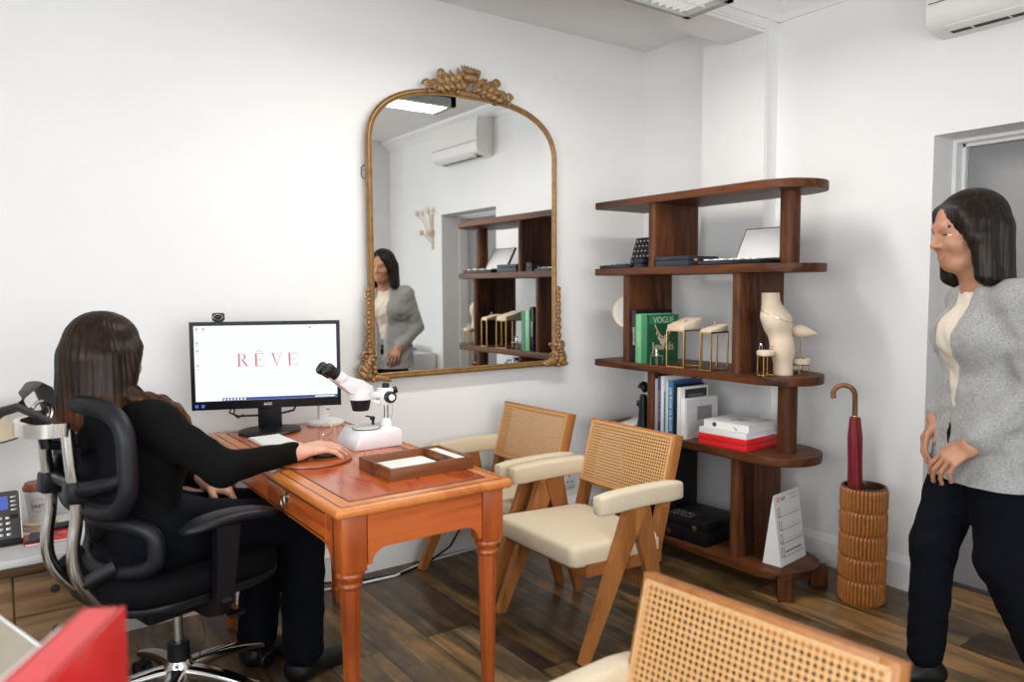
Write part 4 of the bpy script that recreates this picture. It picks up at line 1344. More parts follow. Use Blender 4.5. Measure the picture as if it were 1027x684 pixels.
m.prism([(-CW * .7 + UO, CZ - CH * .7), (CW * .7 + UO, CZ - CH * .7), (CW * .7 + UO, CZ + CH * .7), (-CW * .7 + UO, CZ + CH * .7)], -.03, -.012, f=mp_, bev=.006)
bz = m.build('bezel', 'black_plastic', mo)
sx0, sx1, sz0, sz1 = -CW + .016 + UO, CW - .014 + UO, CZ - CH + .034, CZ + CH - .014
m = MB(); m.prism([(sx0, sz0), (sx1, sz0), (sx1, sz1), (sx0, sz1)], .0222, .0228, f=mp_); sc = m.build('screen', 'screen', mo)
m = MB(); m.prism([(sx0 + .095, sz0 + .0005), (sx1, sz0 + .0005), (sx1, sz0 + .011), (sx0 + .095, sz0 + .011)], .023, .0234, f=mp_); m.build('taskbar', 'taskbar', sc)
m = MB()
for i in range(7): m.prism([(sx0 + .10 + .012 * i, sz0 + .002), (sx0 + .107 + .012 * i, sz0 + .002), (sx0 + .107 + .012 * i, sz0 + .009), (sx0 + .10 + .012 * i, sz0 + .009)], .0236, .0239, f=mp_)
m.prism([(sx1 - .085, sz0 + .003), (sx1 - .01, sz0 + .003), (sx1 - .01, sz0 + .008), (sx1 - .085, sz0 + .008)], .0236, .0239, f=mp_)
m.build('taskbar_icon', 'screen', sc)
m = MB()
for (u, v) in ((.010, -.012), (.034, -.012), (.010, -.064), (.010, -.094), (.010, -.15)):
    m.prism([(sx0 + u - .004, sz1 + v - .005), (sx0 + u + .005, sz1 + v - .005), (sx0 + u + .005, sz1 + v + .004), (sx0 + u - .004, sz1 + v + .004)], .0232, .0235, f=mp_)
    m.prism([(sx0 + u - .006, sz1 + v - .013), (sx0 + u + .007, sz1 + v - .013), (sx0 + u + .007, sz1 + v - .0115), (sx0 + u - .006, sz1 + v - .0115)], .0232, .0235, f=mp_)
m.prism([(sx1 - .105, sz1 - .014), (sx1 - .093, sz1 - .014), (sx1 - .093, sz1 - .008), (sx1 - .105, sz1 - .008)], .0232, .0235, f=mp_)
m.build('desktop_icon', 'logo_grey', sc)
UC = (sx0 + sx1) / 2
def serif(ch_, u0, v0, h, w):
    """one serif capital drawn with thick stems and hairline bars in the plane of the screen"""
    m = MB(); th, tn, sf = h * .13, h * .035, h * .10
    def q(a, b, c, d): m.prism([a, b, c, d], .0236, .0240, f=lambda u, v, w_: mp_(u0 + u * w, v0 + v * h, w_))
    def r(x0, x1, y0, y1): q((x0, y0), (x1, y0), (x1, y1), (x0, y1))
    t, n, s_ = th / w, tn / h, sf / w
    if ch_ in 'RE':
        r(.08, .08 + t, 0, 1); r(0, .08 + t + s_, 0, n); r(0, .08 + t + s_, 1 - n, 1)
    if ch_ == 'E':
        r(.08, .86, 0, n); r(.08, .82, 1 - n, 1); r(.08, .62, .5 - n / 2, .5 + n / 2)
        q((.82, 0), (.86, 0), (.94, .26), (.91, .26)); q((.78, 1), (.82, 1), (.88, .78), (.85, .78)); r(.60, .63, .42, .58)
    if ch_ == 'R':
        K = 14
        for i in range(K):
            a0, a1 = PI / 2 - PI * i / K, PI / 2 - PI * (i + 1) / K
            f0, f1 = .5 + .5 * math.cos(a0) , .5 + .5 * math.cos(a1)
            o_ = lambda a: (.40 + .38 * math.cos(a), .755 + .245 * math.sin(a)); i_ = lambda a: (.40 + (.38 - t * .95) * math.cos(a), .755 + (.245 - n) * math.sin(a))
            q(i_(a0), o_(a0), o_(a1), i_(a1))
        r(.08, .41, 1 - n, 1); r(.08, .41, .51, .51 + n); q((.38, .52), (.38 + t, .52), (.96, 0), (.96 - t * 1.1, 0)); r(.78, 1.04, 0, n)
    if ch_ == 'V':
        q((.06, 1), (.06 + t * 1.05, 1), (.55, 0), (.50, 0)); q((.50, 0), (.55, 0), (.93, 1), (.89, 1)); r(-.04, .30, 1 - n, 1); r(.76, 1.05, 1 - n, 1)
    return m.build('screen_lettering', 'logo_red', sc)
for i, c_ in enumerate('REVE'):
    serif(c_, UC - .108 + .0615 * i, CZ - .004, .049, .040)
m = MB()
for s_ in (-1, 1): m.prism([(0, .006), (s_ * .009, .0), (s_ * .0105, .0012), (0, .0085)] if s_ > 0 else [(0, .0085), (-.0105, .0012), (-.009, 0), (0, .006)], .0236, .0240, f=lambda u, v, w_: mp_(UC - .108 + .0615 + .018 + u, CZ + .050 + v, w_))
m.build('screen_accent', 'logo_red', sc)
lettering('DIAMONDS', .011, 'logo_grey', sc, mp_(UC + .002, CZ - .034, .0236), mdir, (0, 0, 1), name='screen_lettering', spacing=1.6, font_thin=-.0003)
lettering('AOC', .014, 'white_plastic', bz, mp_(UO, CZ - CH + .016, .0224), mdir, (0, 0, 1), name='maker_lettering', font_thin=.0004)
m = MB()
for u, mt in ((-.262, 0), (-.240, 1)): m.prism([(UO + u, CZ - CH + .010), (UO + u + .012, CZ - CH + .010), (UO + u + .012, CZ - CH + .022), (UO + u, CZ - CH + .022)], .0222, .0226, f=mp_)
m.build('sticker', 'lcd', bz)
m = MB()
e0 = mp_(-.14 + UO, CZ - CH + .02, -.02)
m.tube([mp_(-.14, CZ - CH + .005, -.03), mp_(-.15, CZ - CH - .02, -.03), mp_(-.12, CZ - CH - .035, -.03), mp_(-.05, CZ - CH - .036, -.035), mp_(.03, CZ - CH - .034, -.035), mp_(.09, CZ - CH - .02, -.03), mp_(.10, CZ - CH + .005, -.03)], .004, 8)
m.tube([mp_(-.13, CZ - CH + .005, -.03), mp_(-.135, CZ - CH - .03, -.035), mp_(-.12, CZ - CH - .045, -.04), mp_(-.10, CZ - CH - .03, -.04)], .003, 8)
m.build('cable', 'black_plastic', mo)
wcam = thing('webcam', 'small black webcam clipped on top of the monitor', 'webcam', tuple(Vector((.921, 2.906, ZD)) + mp_(UO - .172, CZ + CH, .005)))
m = MB(); m.prism([(-.018, .003), (.018, .003), (.022, .009), (.022, .028), (.017, .034), (-.017, .034), (-.022, .028), (-.022, .009)], -.012, .014, f=mp_, bev=.005); wb = m.build('body', 'black_plastic', wcam)
m = MB(); m.tube([mp_(.017 * math.cos(a), .0185 + .011 * math.sin(a), .0145) for a in np.linspace(0, 2 * PI, 24, endpoint=False)], .0012, 6, closed=True); m.build('lens_rim', 'steel', wcam)
m = MB(); m.prism([(-.014, 0), (.014, 0), (.012, .007), (-.012, .007)], -.018, .014, f=mp_); m.build('clip', 'black_plastic', wcam)

# ---- white lamp base behind the monitor
t = thing('desk_lamp', 'round white lamp base with a short stem behind the monitor', 'lamp', (1.158, 2.935, ZD))
m = MB(); m.lathe([(0, 0), (.072, 0), (.075, .006), (.073, .014), (.05, .020), (.02, .022), (0, .022)], n=36); m.build('base', 'white_plastic', t)
m = MB(); m.box((-.01, 0, .06), (.04, .03, .085), bev=.006); m.build('stem', 'white_plastic', t)
m = MB(); m.tube([(-.01, 0, .09), (-.015, .005, .16), (-.05, .015, .22), (-.12, .04, .24)], .009, 10); m.build('arm', 'white_plastic', t)
m = MB(); m.box((.006, -.0155, .062), (.014, .002, .004)); m.build('switch', 'grey_plastic', t)

# ---- keyboard
kb = thing('keyboard', 'slim white keyboard on the desk under the woman\'s forearm', 'keyboard', (.862, 2.64, ZD), .03)
m = MB(); m.box((0, 0, .005), (.118, .285, .010), bev=.003); m.build('base', 'white_plastic', kb)
m = MB()
for i in range(6):
    for j in range(15): m.box((-.046 + .0183 * i, -.126 + .018 * j, .0112), (.0158, .0155, .003), bev=.0008, seg=1)
m.build('keys', 'paper', kb)

# ---- leather pad and mouse
lp = thing('mouse_pad', 'round tan leather mouse pad near the middle of the desk', 'mouse pad', (.872, 2.335, ZD))
m = MB(); m.lathe([(0, 0), (.125, 0), (.128, .003), (.127, .008), (.122, .010), (0, .010)], n=48); m.build('pad', 'leatherpad', lp)
m = MB(); m.lathe([(.1275, .0005), (.129, .001), (.129, .003), (.1275, .0035), (.1275, .0005)], n=48, caps=False); m.build('stitched_edge', 'dark_line', lp)
ms = thing('computer_mouse', 'black computer mouse under the seated woman\'s right hand', 'mouse', (.925, 2.315, ZD + .010), -.25)
sdf_mesh('shell', [ball((0, 0, .007), (.054, .029, .016)), ball((-.010, 0, .009), (.036, .026, .017), k=.02), ball((0, 0, -.02), (.2, .2, .02), sub=True, k=.004)], .0025, ['black_plastic'], ms)
m = MB(); m.cyl((.034, -.004, .0165), (.034, .004, .0165), .006, n=14); m.build('scroll_wheel', 'grey_plastic', ms)

# ---- microscope
mc = thing('microscope', 'white stereo microscope with black eyepieces on the desk', 'microscope', (1.135, 2.445, ZD))
m = MB()
m.prism([(-.098, 0), (.078, 0), (.078, .055), (.070, .062), (-.066, .062), (-.085, .040), (-.098, .012)], -.085, .085, f=lambda u, v, w_: (u, w_ , v), bev=.006); m.build('base', 'white_plastic', mc)
m = MB(); m.lathe([(0, .062), (.047, .062), (.047, .066), (0, .066)], (-.025, -.01, 0), 36); m.build('stage_plate', 'white_plastic', mc)
m = MB(); m.lathe([(.047, .0625), (.050, .0625), (.050, .065), (.047, .065), (.047, .0625)], (-.025, -.01, 0), 36, caps=False); m.build('stage_rim', 'black_plastic', mc)
m = MB()
m.tube([(.02, .03, .063), (.02, .03, .085)], .005, 10); m.box((.018, .03, .088), (.016, .012, .012), bev=.002); m.tube([(.018, .03, .092), (-.012, .018, .100)], .003, 8)
m.build('stage_clip', 'black_plastic', mc)
CX = .058
m = MB(); m.lathe([(0, .060), (.022, .060), (.022, .075), (.017, .082), (.015, .090), (0, .09)], (CX, 0, 0), 24); m.build('column_collar', 'white_plastic', mc)
m = MB(); m.cyl((CX, 0, .085), (CX, 0, .205), .0085); m.build('column', 'steel', mc)
m = MB(); m.lathe([(0, .197), (.013, .197), (.013, .212), (.009, .216), (0, .216)], (CX, 0, 0), 20); m.build('column_knob', 'black_plastic', mc)
m = MB(); m.box((CX - .004, 0, .168), (.048, .05, .062), bev=.006); m.build('focus_block', 'white_plastic', mc)
for s in (-1, 1):
    m = MB(); m.lathe([(0, 0), (.021, 0), (.021, .016), (.017, .020), (0, .020)], (CX, s * .027, .168), 24, axis=(0, s, 0)); k_ = m.build('focus_knob', 'black_plastic', mc)
    m = MB(); m.lathe([(0, .020), (.012, .020), (.011, .023), (0, .023)], (CX, s * .027, .168), 20, axis=(0, s, 0)); m.build('knob_cap', 'white_plastic', k_)
m = MB(); m.lathe([(0, 0), (.012, 0), (.013, .014), (0, .014)], (CX + .022, -.01, .187), 14, axis=(.9, 0, .2)); m.build('lock_knob', 'black_plastic', mc)
m = MB(); m.box((.012, 0, .176), (.055, .026, .022), bev=.004); m.box((.008, 0, .154), (.045, .022, .016), rot=(0, .3, 0), bev=.004); m.build('arm', 'white_plastic', mc)
HX = -.040
m = MB(); m.lathe([(0, .166), (.040, .166), (.041, .178), (.040, .193), (0, .195)], (HX, 0, 0), 32)
m.prism([(.042, .192), (.036, .214), (-.008, .228), (-.078, .268), (-.103, .240), (-.058, .202), (-.04, .186)], -.030, .030, f=lambda u, v, w_: (HX + u, w_, v), bev=.009)
m.build('head', 'white_plastic', mc)
m = MB(); m.lathe([(0, .126), (.028, .126), (.030, .131), (.037, .166), (0, .168)], (HX, 0, 0), 32); m.build('objective', 'black_plastic', mc)
for s in (-1, 1):
    ax_ = Vector((-.82, 0, .56)).normalized(); q0 = Vector((HX - .078, s * .029, .247))
    m = MB(); m.lathe([(0, 0), (.020, 0), (.020, .024), (.019, .026), (.0, .026)], q0, 24, axis=ax_); m.build('eye_tube', 'white_plastic', mc)
    m = MB(); m.lathe([(0, .024), (.0205, .024), (.0205, .050), (.022, .052), (.023, .064), (.020, .070), (.013, .068), (0, .066)], q0, 24, axis=ax_); m.build('eyepiece', 'black_plastic', mc)
m = MB(); m.tube([(CX + .02, .02, .165), (CX + .045, .04, .14), (CX + .055, .06, .09), (CX + .04, .09, .02), (CX - .01, .10, .004)], .0028, 8); m.build('cable', 'white_plastic', mc)

# ---- eyeglasses
t = thing('eyeglasses', 'gold wire eyeglasses lying behind the microscope base', 'eyeglasses', (1.085, 2.66, ZD), -.75)
m = MB()
for s in (-1, 1):
    m.tube([(s * .034 + .024 * math.cos(a), .004 * math.cos(a * 1), .026 + .022 * math.sin(a)) for a in np.linspace(0, 2 * PI, 26, endpoint=False)], .0012, 6, closed=True)
m.tube([(-.010, 0, .034), (0, -.003, .038), (.010, 0, .034)], .0012, 6)
m.build('frame', 'gold', t)
for s in (-1, 1):
    m = MB(); m.tube([(s * .058, 0, .034), (s * .060, .05, .026), (s * .058, .10, .014), (s * .055, .13, .003)], .0013, 6); m.build('temple', 'gold', t)
glass_m = bpy.data.materials.new('lens_glass'); glass_m.use_nodes = True
nt = glass_m.node_tree; bs_ = nt.nodes['Principled BSDF']; bs_.inputs['Transmission Weight'].default_value = 1.0; bs_.inputs['Roughness'].default_value = 0.0; bs_.inputs['IOR'].default_value = 1.05; bs_.inputs['Base Color'].default_value = (.96, .95, .93, 1)
for s in (-1, 1):
    m = MB(); m.prism([(s * .034 + .0235 * math.cos(a), .026 + .0215 * math.sin(a)) for a in np.linspace(0, 2 * PI, 26, endpoint=False)], -.0008, .0008, f=lambda u, v, w_: (u, w_, v)); m.build('lens', glass_m, t)

# ---- wooden tray
A0 = Vector((.949, 2.146)); B0 = Vector((.954, 1.931)); C0 = Vector((1.238, 1.928)); 
t = thing('wooden_tray', 'dark wooden tray lined in white at the near end of the desk', 'tray', (1.093, 2.037, ZD), .01)
tw, tl, thh = .285, .212, .036
m = MB()
for s in (-1, 1):
    m.box((0, s * (tl / 2 - .005), thh / 2), (tw, .010, thh), bev=.001); m.box((s * (tw / 2 - .005), 0, thh / 2), (.010, tl - .02, thh), bev=.001)
m.box((0, 0, .004), (tw - .01, tl - .01, .008)); m.build('frame', 'tray_wood', t)
m = MB(); m.box((-.03, 0, .0095), (tw - .082, tl - .022, .003)); m.box((tw / 2 - .032, 0, .022), (.042, tl - .022, .016), bev=.002); m.build('lining', 'paper', t)
m = MB(); m.box((tw / 2 - .058, 0, .02), (.008, tl - .02, .030), bev=.001); m.build('partition', 'tray_wood', t)

# ---- cables under the desk
t = thing('power_cable', 'black and white cables trailing along the floor under the desk', 'cable', (0, 0, 0))
m = MB(); m.tube([(1.05, 3.145, .30), (1.08, 3.14, .15), (1.2, 3.13, .02), (1.38, 3.09, .006), (1.55, 3.06, .006), (1.72, 3.10, .008), (1.86, 3.13, .05), (1.96, 3.15, .16), (1.98, 3.155, .28)], .005, 8); m.build('black_cable', 'black_plastic', t)
m = MB(); m.tube([(1.0, 3.145, .30), (1.02, 3.14, .12), (1.12, 3.10, .006), (1.34, 3.06, .006), (1.52, 3.05, .006), (1.7, 3.12, .006), (2.0, 3.14, .006), (2.4, 3.15, .006)], .005, 8); m.build('white_cable', 'white_plastic', t)

# ================================================================== low cabinet on the left with phone and coffee
cb_ = thing('drawer_unit', 'low weathered wood drawer unit with a white top behind the office chair', 'cabinet', (-.08, 2.93, 0))
cx0, cx1, cy0, cy1 = -.42, .37, -.215, .235
m = MB(); m.span((cx0 - .01, cy0 - .012, .475), (cx1 + .01, cy1, .50), bev=.006, seg=3); m.build('top', 'cab_white', cb_)
m = MB(); m.span((cx0, cy0 + .012, .03), (cx1, cy1 - .01, .475)); m.span((cx1 - .045, cy0, .0), (cx1, cy0 + .02, .475), bev=.002); m.span((cx0, cy0, 0), (cx0 + .045, cy0 + .02, .475), bev=.002); m.span((cx0, cy0, .445), (cx1, cy0 + .02, .475), bev=.002); m.span((cx0, cy0, .02), (cx1, cy0 + .02, .05), bev=.002); m.span((.105, cy0, .05), (.14, cy0 + .02, .445), bev=.002); m.build('carcass', 'cab_wood', cb_)
for (u0, u1) in ((cx0 + .05, .10), (.145, cx1 - .05)):
    for k in range(3):
        z0_ = .055 + .131 * k
        m = MB(); m.span((u0, cy0 + .002, z0_), (u1, cy0 + .022, z0_ + .125), bev=.003); dr = m.build('drawer', 'cab_wood', cb_)
        m = MB(); m.lathe([(0, 0), (.014, 0), (.011, .002), (0, .002)], ((u0 + u1) / 2 + (.0 if u0 < 0 else 0) + .02, cy0 + .002, z0_ + .066), 18, axis=(0, -1, 0)); m.build('finger_hole', 'dark_void', dr)
ZC0 = .501
ph = thing('desk_phone', 'dark grey desk phone with a lit blue display on the low cabinet', 'phone', (.005, 2.89, ZC0))
Ap = Matrix.Translation((0, -.02, .012)) @ Matrix.Rotation(math.radians(-28), 4, 'X')
def pbox(m, c, s, bev=0.0):
    mm = MB(); mm.box(c, s, None, bev)
    bmesh.ops.transform(mm.bm, matrix=Ap, verts=mm.bm.verts[:])
    tmp = bpy.data.meshes.new('tmp'); mm.bm.to_mesh(tmp); mm.bm.free(); m.bm.from_mesh(tmp); bpy.data.meshes.remove(tmp)
m = MB(); pbox(m, (0, 0, .083), (.185, .026, .165), .008); m.build('body', 'grey_plastic', ph)
m = MB(); m.box((0, .02, .012), (.19, .11, .022), bev=.006); m.box((0, .045, .06), (.13, .02, .09), rot=(.5, 0, 0)); m.build('foot', 'black_plastic', ph)
m = MB(); pbox(m, (.018, -.0135, .125), (.085, .003, .045)); m.build('display', 'lcd', ph)
m = MB()
for i in range(4):
    for j in range(4): pbox(m, (-.005 + .021 * j, -.0145, .075 - .018 * i), (.013, .005, .009), .002)
for i in range(4): pbox(m, (.075, -.0145, .142 - .014 * i), (.016, .005, .006), .002)
m.build('keys', 'steel', ph)
m = MB(); pbox(m, (.074, -.0155, .078), (.026, .006, .011), .003); m.build('navigation_key', 'black_plastic', ph)
m = MB(); pbox(m, (-.068, -.03, .083), (.045, .035, .17), .012); m.build('handset', 'black_plastic', ph)
m = MB(); pbox(m, (.0935, 0, .083), (.003, .028, .16)); m.build('side_trim', 'white_plastic', ph)

# stack of round coasters under the cup
for i in range(3):
    o_ = MB(); o_.lathe([(0, 0), (.054, 0), (.056, .004), (.055, .0075), (0, .008)], n=36)
    oo = o_.build('coaster', 'cream', loc=(.152 + .003 * i, 3.035 - .002 * i, ZC0 + .0085 * i)); tag(oo, ('round cork coaster at the bottom of the stack under the coffee cup', 'round cork coaster in the middle of the stack under the coffee cup', 'round cork coaster on top of the stack under the coffee cup')[i], 'coaster', 'coasters under the cup')
t = thing('coffee_cup', 'white takeaway coffee cup with a brown lid standing on coasters', 'cup', (.155, 3.03, ZC0 + .026))
m = MB(); m.lathe([(0, 0), (.030, 0), (.0305, .002), (.041, .113), (.0425, .115), (0, .115)], n=36); m.build('cup', 'paper', t)
m = MB(); m.lathe([(.0435, .108), (.045, .110), (.0445, .120), (.040, .122), (.039, .132), (.036, .134), (0, .133)], n=36); m.build('lid', 'sleeve', t)
u_ = Vector((.155, 3.03, 0)).normalized(); fr_ = -u_; ux_ = Vector((-fr_.y, fr_.x, 0))
fr_ = Vector((fr_.x, fr_.y, -.09)).normalized(); uy_ = fr_.cross(ux_); uy_ = uy_ if uy_.z > 0 else -uy_
cc = Vector((0, 0, .06)) + fr_ * .0385
lettering('PRET', .0165, 'sleeve', t, cc, ux_, uy_, name='cup_lettering', font_thin=.0003)
m = MB()
ring_pts = []
for a in np.linspace(0, 2 * PI, 36, endpoint=False):
    du, dv = .023 * math.cos(a), .023 * math.sin(a)
    r_ = .0305 + (.0105) * ((.06 + dv) / .113) + .0006
    ang_ = math.atan2(-u_.y, -u_.x) + du / r_
    ring_pts.append((r_ * math.cos(ang_), r_ * math.sin(ang_), .06 + dv))
m.tube(ring_pts, .0006, 5, closed=True); m.build('cup_ring', 'sleeve', t)
t = thing('notebook', 'red notebook lying under the phone on the low cabinet', 'notebook', (.175, 2.875, ZC0), .02)
m = MB(); m.box((0, 0, .004), (.15, .115, .008), bev=.001); m.build('cover', 'red', t)
m = MB(); m.box((0.001, 0, .004), (.1485, .1155, .005)); m.build('pages', 'paper', t)
t = thing('smartphone', 'black smartphone lying on the red notebook', 'phone', (.145, 2.865, ZC0 + .0085), 1.35)
m = MB(); m.box((0, 0, .004), (.072, .075, .008), bev=.003) if False else m.box((0, 0, .004), (.095, .068, .008), bev=.003); m.build('body', 'black_plastic', t)
m = MB(); m.box((0, 0, .0082), (.088, .062, .0005)); m.build('screen', plain('phone_glass', (.03, .03, .03), .08), t)
t = thing('key_ring', 'small brass keys on a ring lying on the red notebook', 'keys', (.212, 2.88, ZC0 + .0085))
m = MB(); m.tube([(.011 * math.cos(a), .011 * math.sin(a), .002) for a in np.linspace(0, 2 * PI, 18, endpoint=False)], .001, 6, closed=True); m.build('ring', 'steel', t)
for a in (.3, 1.1):
    m = MB(); c_, s_ = math.cos(a), math.sin(a)
    m.ell((-.012 * c_, -.012 * s_, .002), (.006, .006, .001), 12, 4); m.bar([(-.014 * c_, -.014 * s_, .002), (-.036 * c_, -.036 * s_, .002)], .004, .0016); m.build('key', 'brass', t)
t = thing('wallet', 'black leather wallet lying behind the red notebook', 'wallet', (.225, 2.965, ZC0), .1)
m = MB(); m.box((0, 0, .009), (.10, .06, .018), bev=.006, seg=3); m.build('body', 'black_leather', t)
m = MB(); m.box((-.051, 0, .009), (.002, .05, .004)); m.build('card_edge', 'grey_ink', t)
# table lamp at the frame's left edge
t = thing('table_lamp', 'off-white table lamp with a conical shade on the low cabinet', 'lamp', (-.05, 3.0, ZC0))
m = MB(); m.lathe([(.09, .445), (.165, .335), (.164, .333), (.088, .443), (.09, .445)], n=40, caps=False); m.build('shade', 'linen', t)
m = MB(); m.tube([(.165 * math.cos(a), .165 * math.sin(a), .335) for a in np.linspace(0, 2 * PI, 40, endpoint=False)], .003, 6, closed=True); m.tube([(.09 * math.cos(a), .09 * math.sin(a), .445) for a in np.linspace(0, 2 * PI, 32, endpoint=False)], .004, 6, closed=True); m.build('shade_rim', 'grey_plastic', t)
m = MB(); m.lathe([(0, 0), (.06, 0), (.055, .012), (.012, .02), (.010, .34), (0, .34)], n=28); m.build('stem', 'brass', t)
m = MB(); m.ell((0, 0, .39), (.03, .03, .045)); m.build('bulb', 'white_plastic', t)

# ================================================================== pale desk and red box in the foreground
ed = Vector((.28, -.96, 0)).normalized()
pt = thing('white_desk', 'corner of a pale desk with a white edge in the near left foreground', 'desk', (.085, 1.416, 0), math.atan2(ed.y, ed.x))
# local x runs along the right-hand edge towards the camera, local y points away from the room's middle (towards the left)
m = MB(); m.span((-.34, -1.0, .695), (.62, -.006, .72)); m.build('desk_top', plain('pale_desk_top', (.38, .335, .255), .5, noise=.03), pt)
m = MB(); m.span((-.345, -.006, .692), (.62, 0, .722), bev=.001); m.span((-.345, -1.0, .692), (-.34, -.006, .722)); m.build('edge_band', 'white_plastic', pt)
for x in (-.30, .57):
    for y_ in (-.95, -.05):
        m = MB(); m.box((x, y_, .3475), (.04, .04, .695), bev=.003); m.build('leg', 'white_plastic', pt)
bd = Vector((.50, .866, 0)).normalized()
rz = math.atan2(bd.y, bd.x)
rb = thing('red_box_file', 'upright bright red box file standing on the pale desk in the foreground', 'box file', (.128, .945, .7225), rz)
m = MB(); m.span((-.30, 0, 0), (0, .006, .235), bev=.001); m.span((-.30, .041, 0), (0, .047, .235), bev=.001); m.span((-.006, .003, 0), (0, .044, .235), bev=.001); m.span((-.30, .003, 0), (0, .044, .006)); m.span((-.30, .003, .229), (0, .044, .235)); m.build('case', 'coral', rb)
m = MB(); m.span((-.295, .008, .006), (-.01, .039, .228)); m.build('papers', 'paper', rb)
en = thing('envelope', 'white padded envelope leaning against the red box file in the foreground', 'envelope', tuple(Vector((.128, .945, .7225)) + Vector((-bd.y, bd.x, 0)) * .049 - bd * .02), rz)
m = MB(); m.span((-.28, 0, 0), (0, .014, .225), bev=.005, seg=3); m.build('body', 'paper', en)
m = MB(); m.span((-.28, -.001, .17), (0, .0, .224)); m.build('flap', 'paper', en)

# ================================================================== cane armchairs
def cane_chair(label):
    t = thing('cane_armchair', label, 'chair', (0, 0, 0), 0, 'cane back armchairs')
    b0 = Vector((.123, 0, .491)); bu = Vector((.074, 0, .267)); bl = bu.length; bu.normalize(); bn = Vector((bu.z, 0, -bu.x))
    def f(u, v, w_): return b0 + Vector((0, u, 0)) + bu * v + bn * w_
    W = .244; fw = .030; tk = .044
    m = MB()
    m.prism([(-W, 0), (-W + fw, 0), (-W + fw, bl), (-W, bl)], 0, tk, f=f, bev=.003)
    m.prism([(W - fw, 0), (W, 0), (W, bl), (W - fw, bl)], 0, tk, f=f, bev=.003)
    m.prism([(-W + fw, 0), (W - fw, 0), (W - fw, fw), (-W + fw, fw)], 0, tk, f=f, bev=.003)
    m.prism([(-W + fw, bl - fw), (W - fw, bl - fw), (W - fw, bl), (-W + fw, bl)], 0, tk, f=f, bev=.003)
    m.build('back_frame', 'teak', t)
    uvf = lambda co: (co.y + .5, (co - b0).dot(bu) + .003)
    i0 = .013
    for w0, w1 in ((-.0024, -.0004),):
        m = MB(); m.prism([(-W + i0, i0), (W - i0, i0), (W - i0, bl - i0), (-W + i0, bl - i0)], w0, w1, f=f)
        m.build('cane_panel', 'cane', t, uv=uvf)
    m = MB()
    q = [f(-W + i0, i0, -.003), f(W - i0, i0, -.003), f(W - i0, bl - i0, -.003), f(-W + i0, bl - i0, -.003)]
    for a, b in zip(q, q[1:] + q[:1]): m.bar([a, b], .006, .004, up=bn)
    m.build('cane_binding', 'cane_edge', t)
    for s in (-1, 1):
        m = MB(); m.prism([(s * (W - .002), -.205), (s * (W - .040), -.205), (s * (W - .040), .006), (s * (W - .002), .006)], .004, tk + .004, f=f, bev=.003)
        m.build('back_post', 'teak_dark', t)
        ys = s * .262
        m = MB(); m.bar([(-.279, ys, 0), (-.030, ys, .530)], [.036, .088], [.028, .034], up=(0, 1, 0)); m.build('leg', 'teak', t)
        m = MB(); m.bar([(.130, ys * .965, 0), (-.012, ys * .975, .525)], [.034, .092], [.026, .030], up=(0, 1, 0)); m.build('leg', 'teak_dark', t)
        m = MB()
        n = 9; rings = []
        for i in range(n):
            u = i / (n - 1); x = -.213 + .405 * u; zt = .594 - .003 * u + .006 * math.sin(PI * u)
            e = .97 if 0 < i < n - 1 else .86
            hw, hh = .029 * e, .039 * e; zc = zt - .039
            ring = []
            for j in range(20):
                a = 2 * PI * j / 20; c, s_ = math.cos(a), math.sin(a)
                ring.append((x, ys + hw * math.copysign(abs(c) ** .42, c), zc + hh * math.copysign(abs(s_) ** .42, s_)))
            rings.append(ring)
        rings = [[Vector(p) + Vector((-.0035, 0, 0)) if False else Vector(p) for p in r] for r in rings]
        first = [Vector((rings[0][j].x - .005, ys + (rings[0][j].y - ys) * .8, .555 + (rings[0][j].z - .555) * .86)) for j in range(20)]
        last = [Vector((rings[-1][j].x + .005, ys + (rings[-1][j].y - ys) * .8, .552 + (rings[-1][j].z - .552) * .86)) for j in range(20)]
        m.rings([first] + rings + [last]); m.build('armrest', 'linen', t, ang=50)
    # seat cushion: rounded slab, front edge lower and softly crowned
    m = MB(); rings = []
    def seat_pt(a, k, zz): return None
    nx = 40
    def outline(inset):
        hx, hy = .222 - inset, .243 - inset; r = max(.012, .035 - inset * .15)
        pts = []
        for (cx, cy, a0) in ((hx - r, hy - r, 0), (-hx + r, hy - r, 90), (-hx + r, -hy + r, 180), (hx - r, -hy + r, 270)):
            for i in range(7):
                a = math.radians(a0 + 15 * i); pts.append((cx + r * math.cos(a) - .085, cy + r * math.sin(a)))
        return pts
    for inset, zz in ((.02, .338), (.004, .342), (0, .352), (0, .396), (.004, .408), (.012, .415), (.03, .419), (.08, .422), (.15, .423), (.19, .423)):
        rings.append([(x, y, zz - .02 * (x + .30) / .42) for x, y in outline(inset)])
    m.rings(rings); m.build('seat', 'linen', t, ang=60)
    m = MB()
    for s in (-1, 1): m.bar([(-.25, s * .236, .325), (.12, s * .236, .305)], .022, .045, up=(0, 0, 1))
    m.bar([(-.235, -.23, .322), (-.235, .23, .322)], .024, .04); m.bar([(.10, -.23, .305), (.10, .23, .305)], .024, .04)
    m.build('seat_rail', 'teak_dark', t)
    m = MB(); m.bar([(.075, -.25, .205), (.075, .25, .205)], .024, .032); m.build('stretcher', 'teak', t)
    return t
M['cane_edge'] = plain('cane_edging', (.62, .38, .18), .45, noise=.12, scale=90)
c1 = cane_chair('cane-backed wooden armchair beside the far end of the desk, partly hidden behind another chair\'s armrest')
c1.location = (1.948, 2.802, 0); c1.rotation_euler.z = .025
c2 = copy_tree(c1); c2['label'] = 'cane-backed wooden armchair with its whole beige seat showing, in front of the bookshelf'
c2.location = (1.964, 2.188, 0); c2.rotation_euler.z = -.015
c3 = copy_tree(c1); c3['label'] = 'cane-backed wooden armchair cut off by the bottom edge, closest to the viewer'
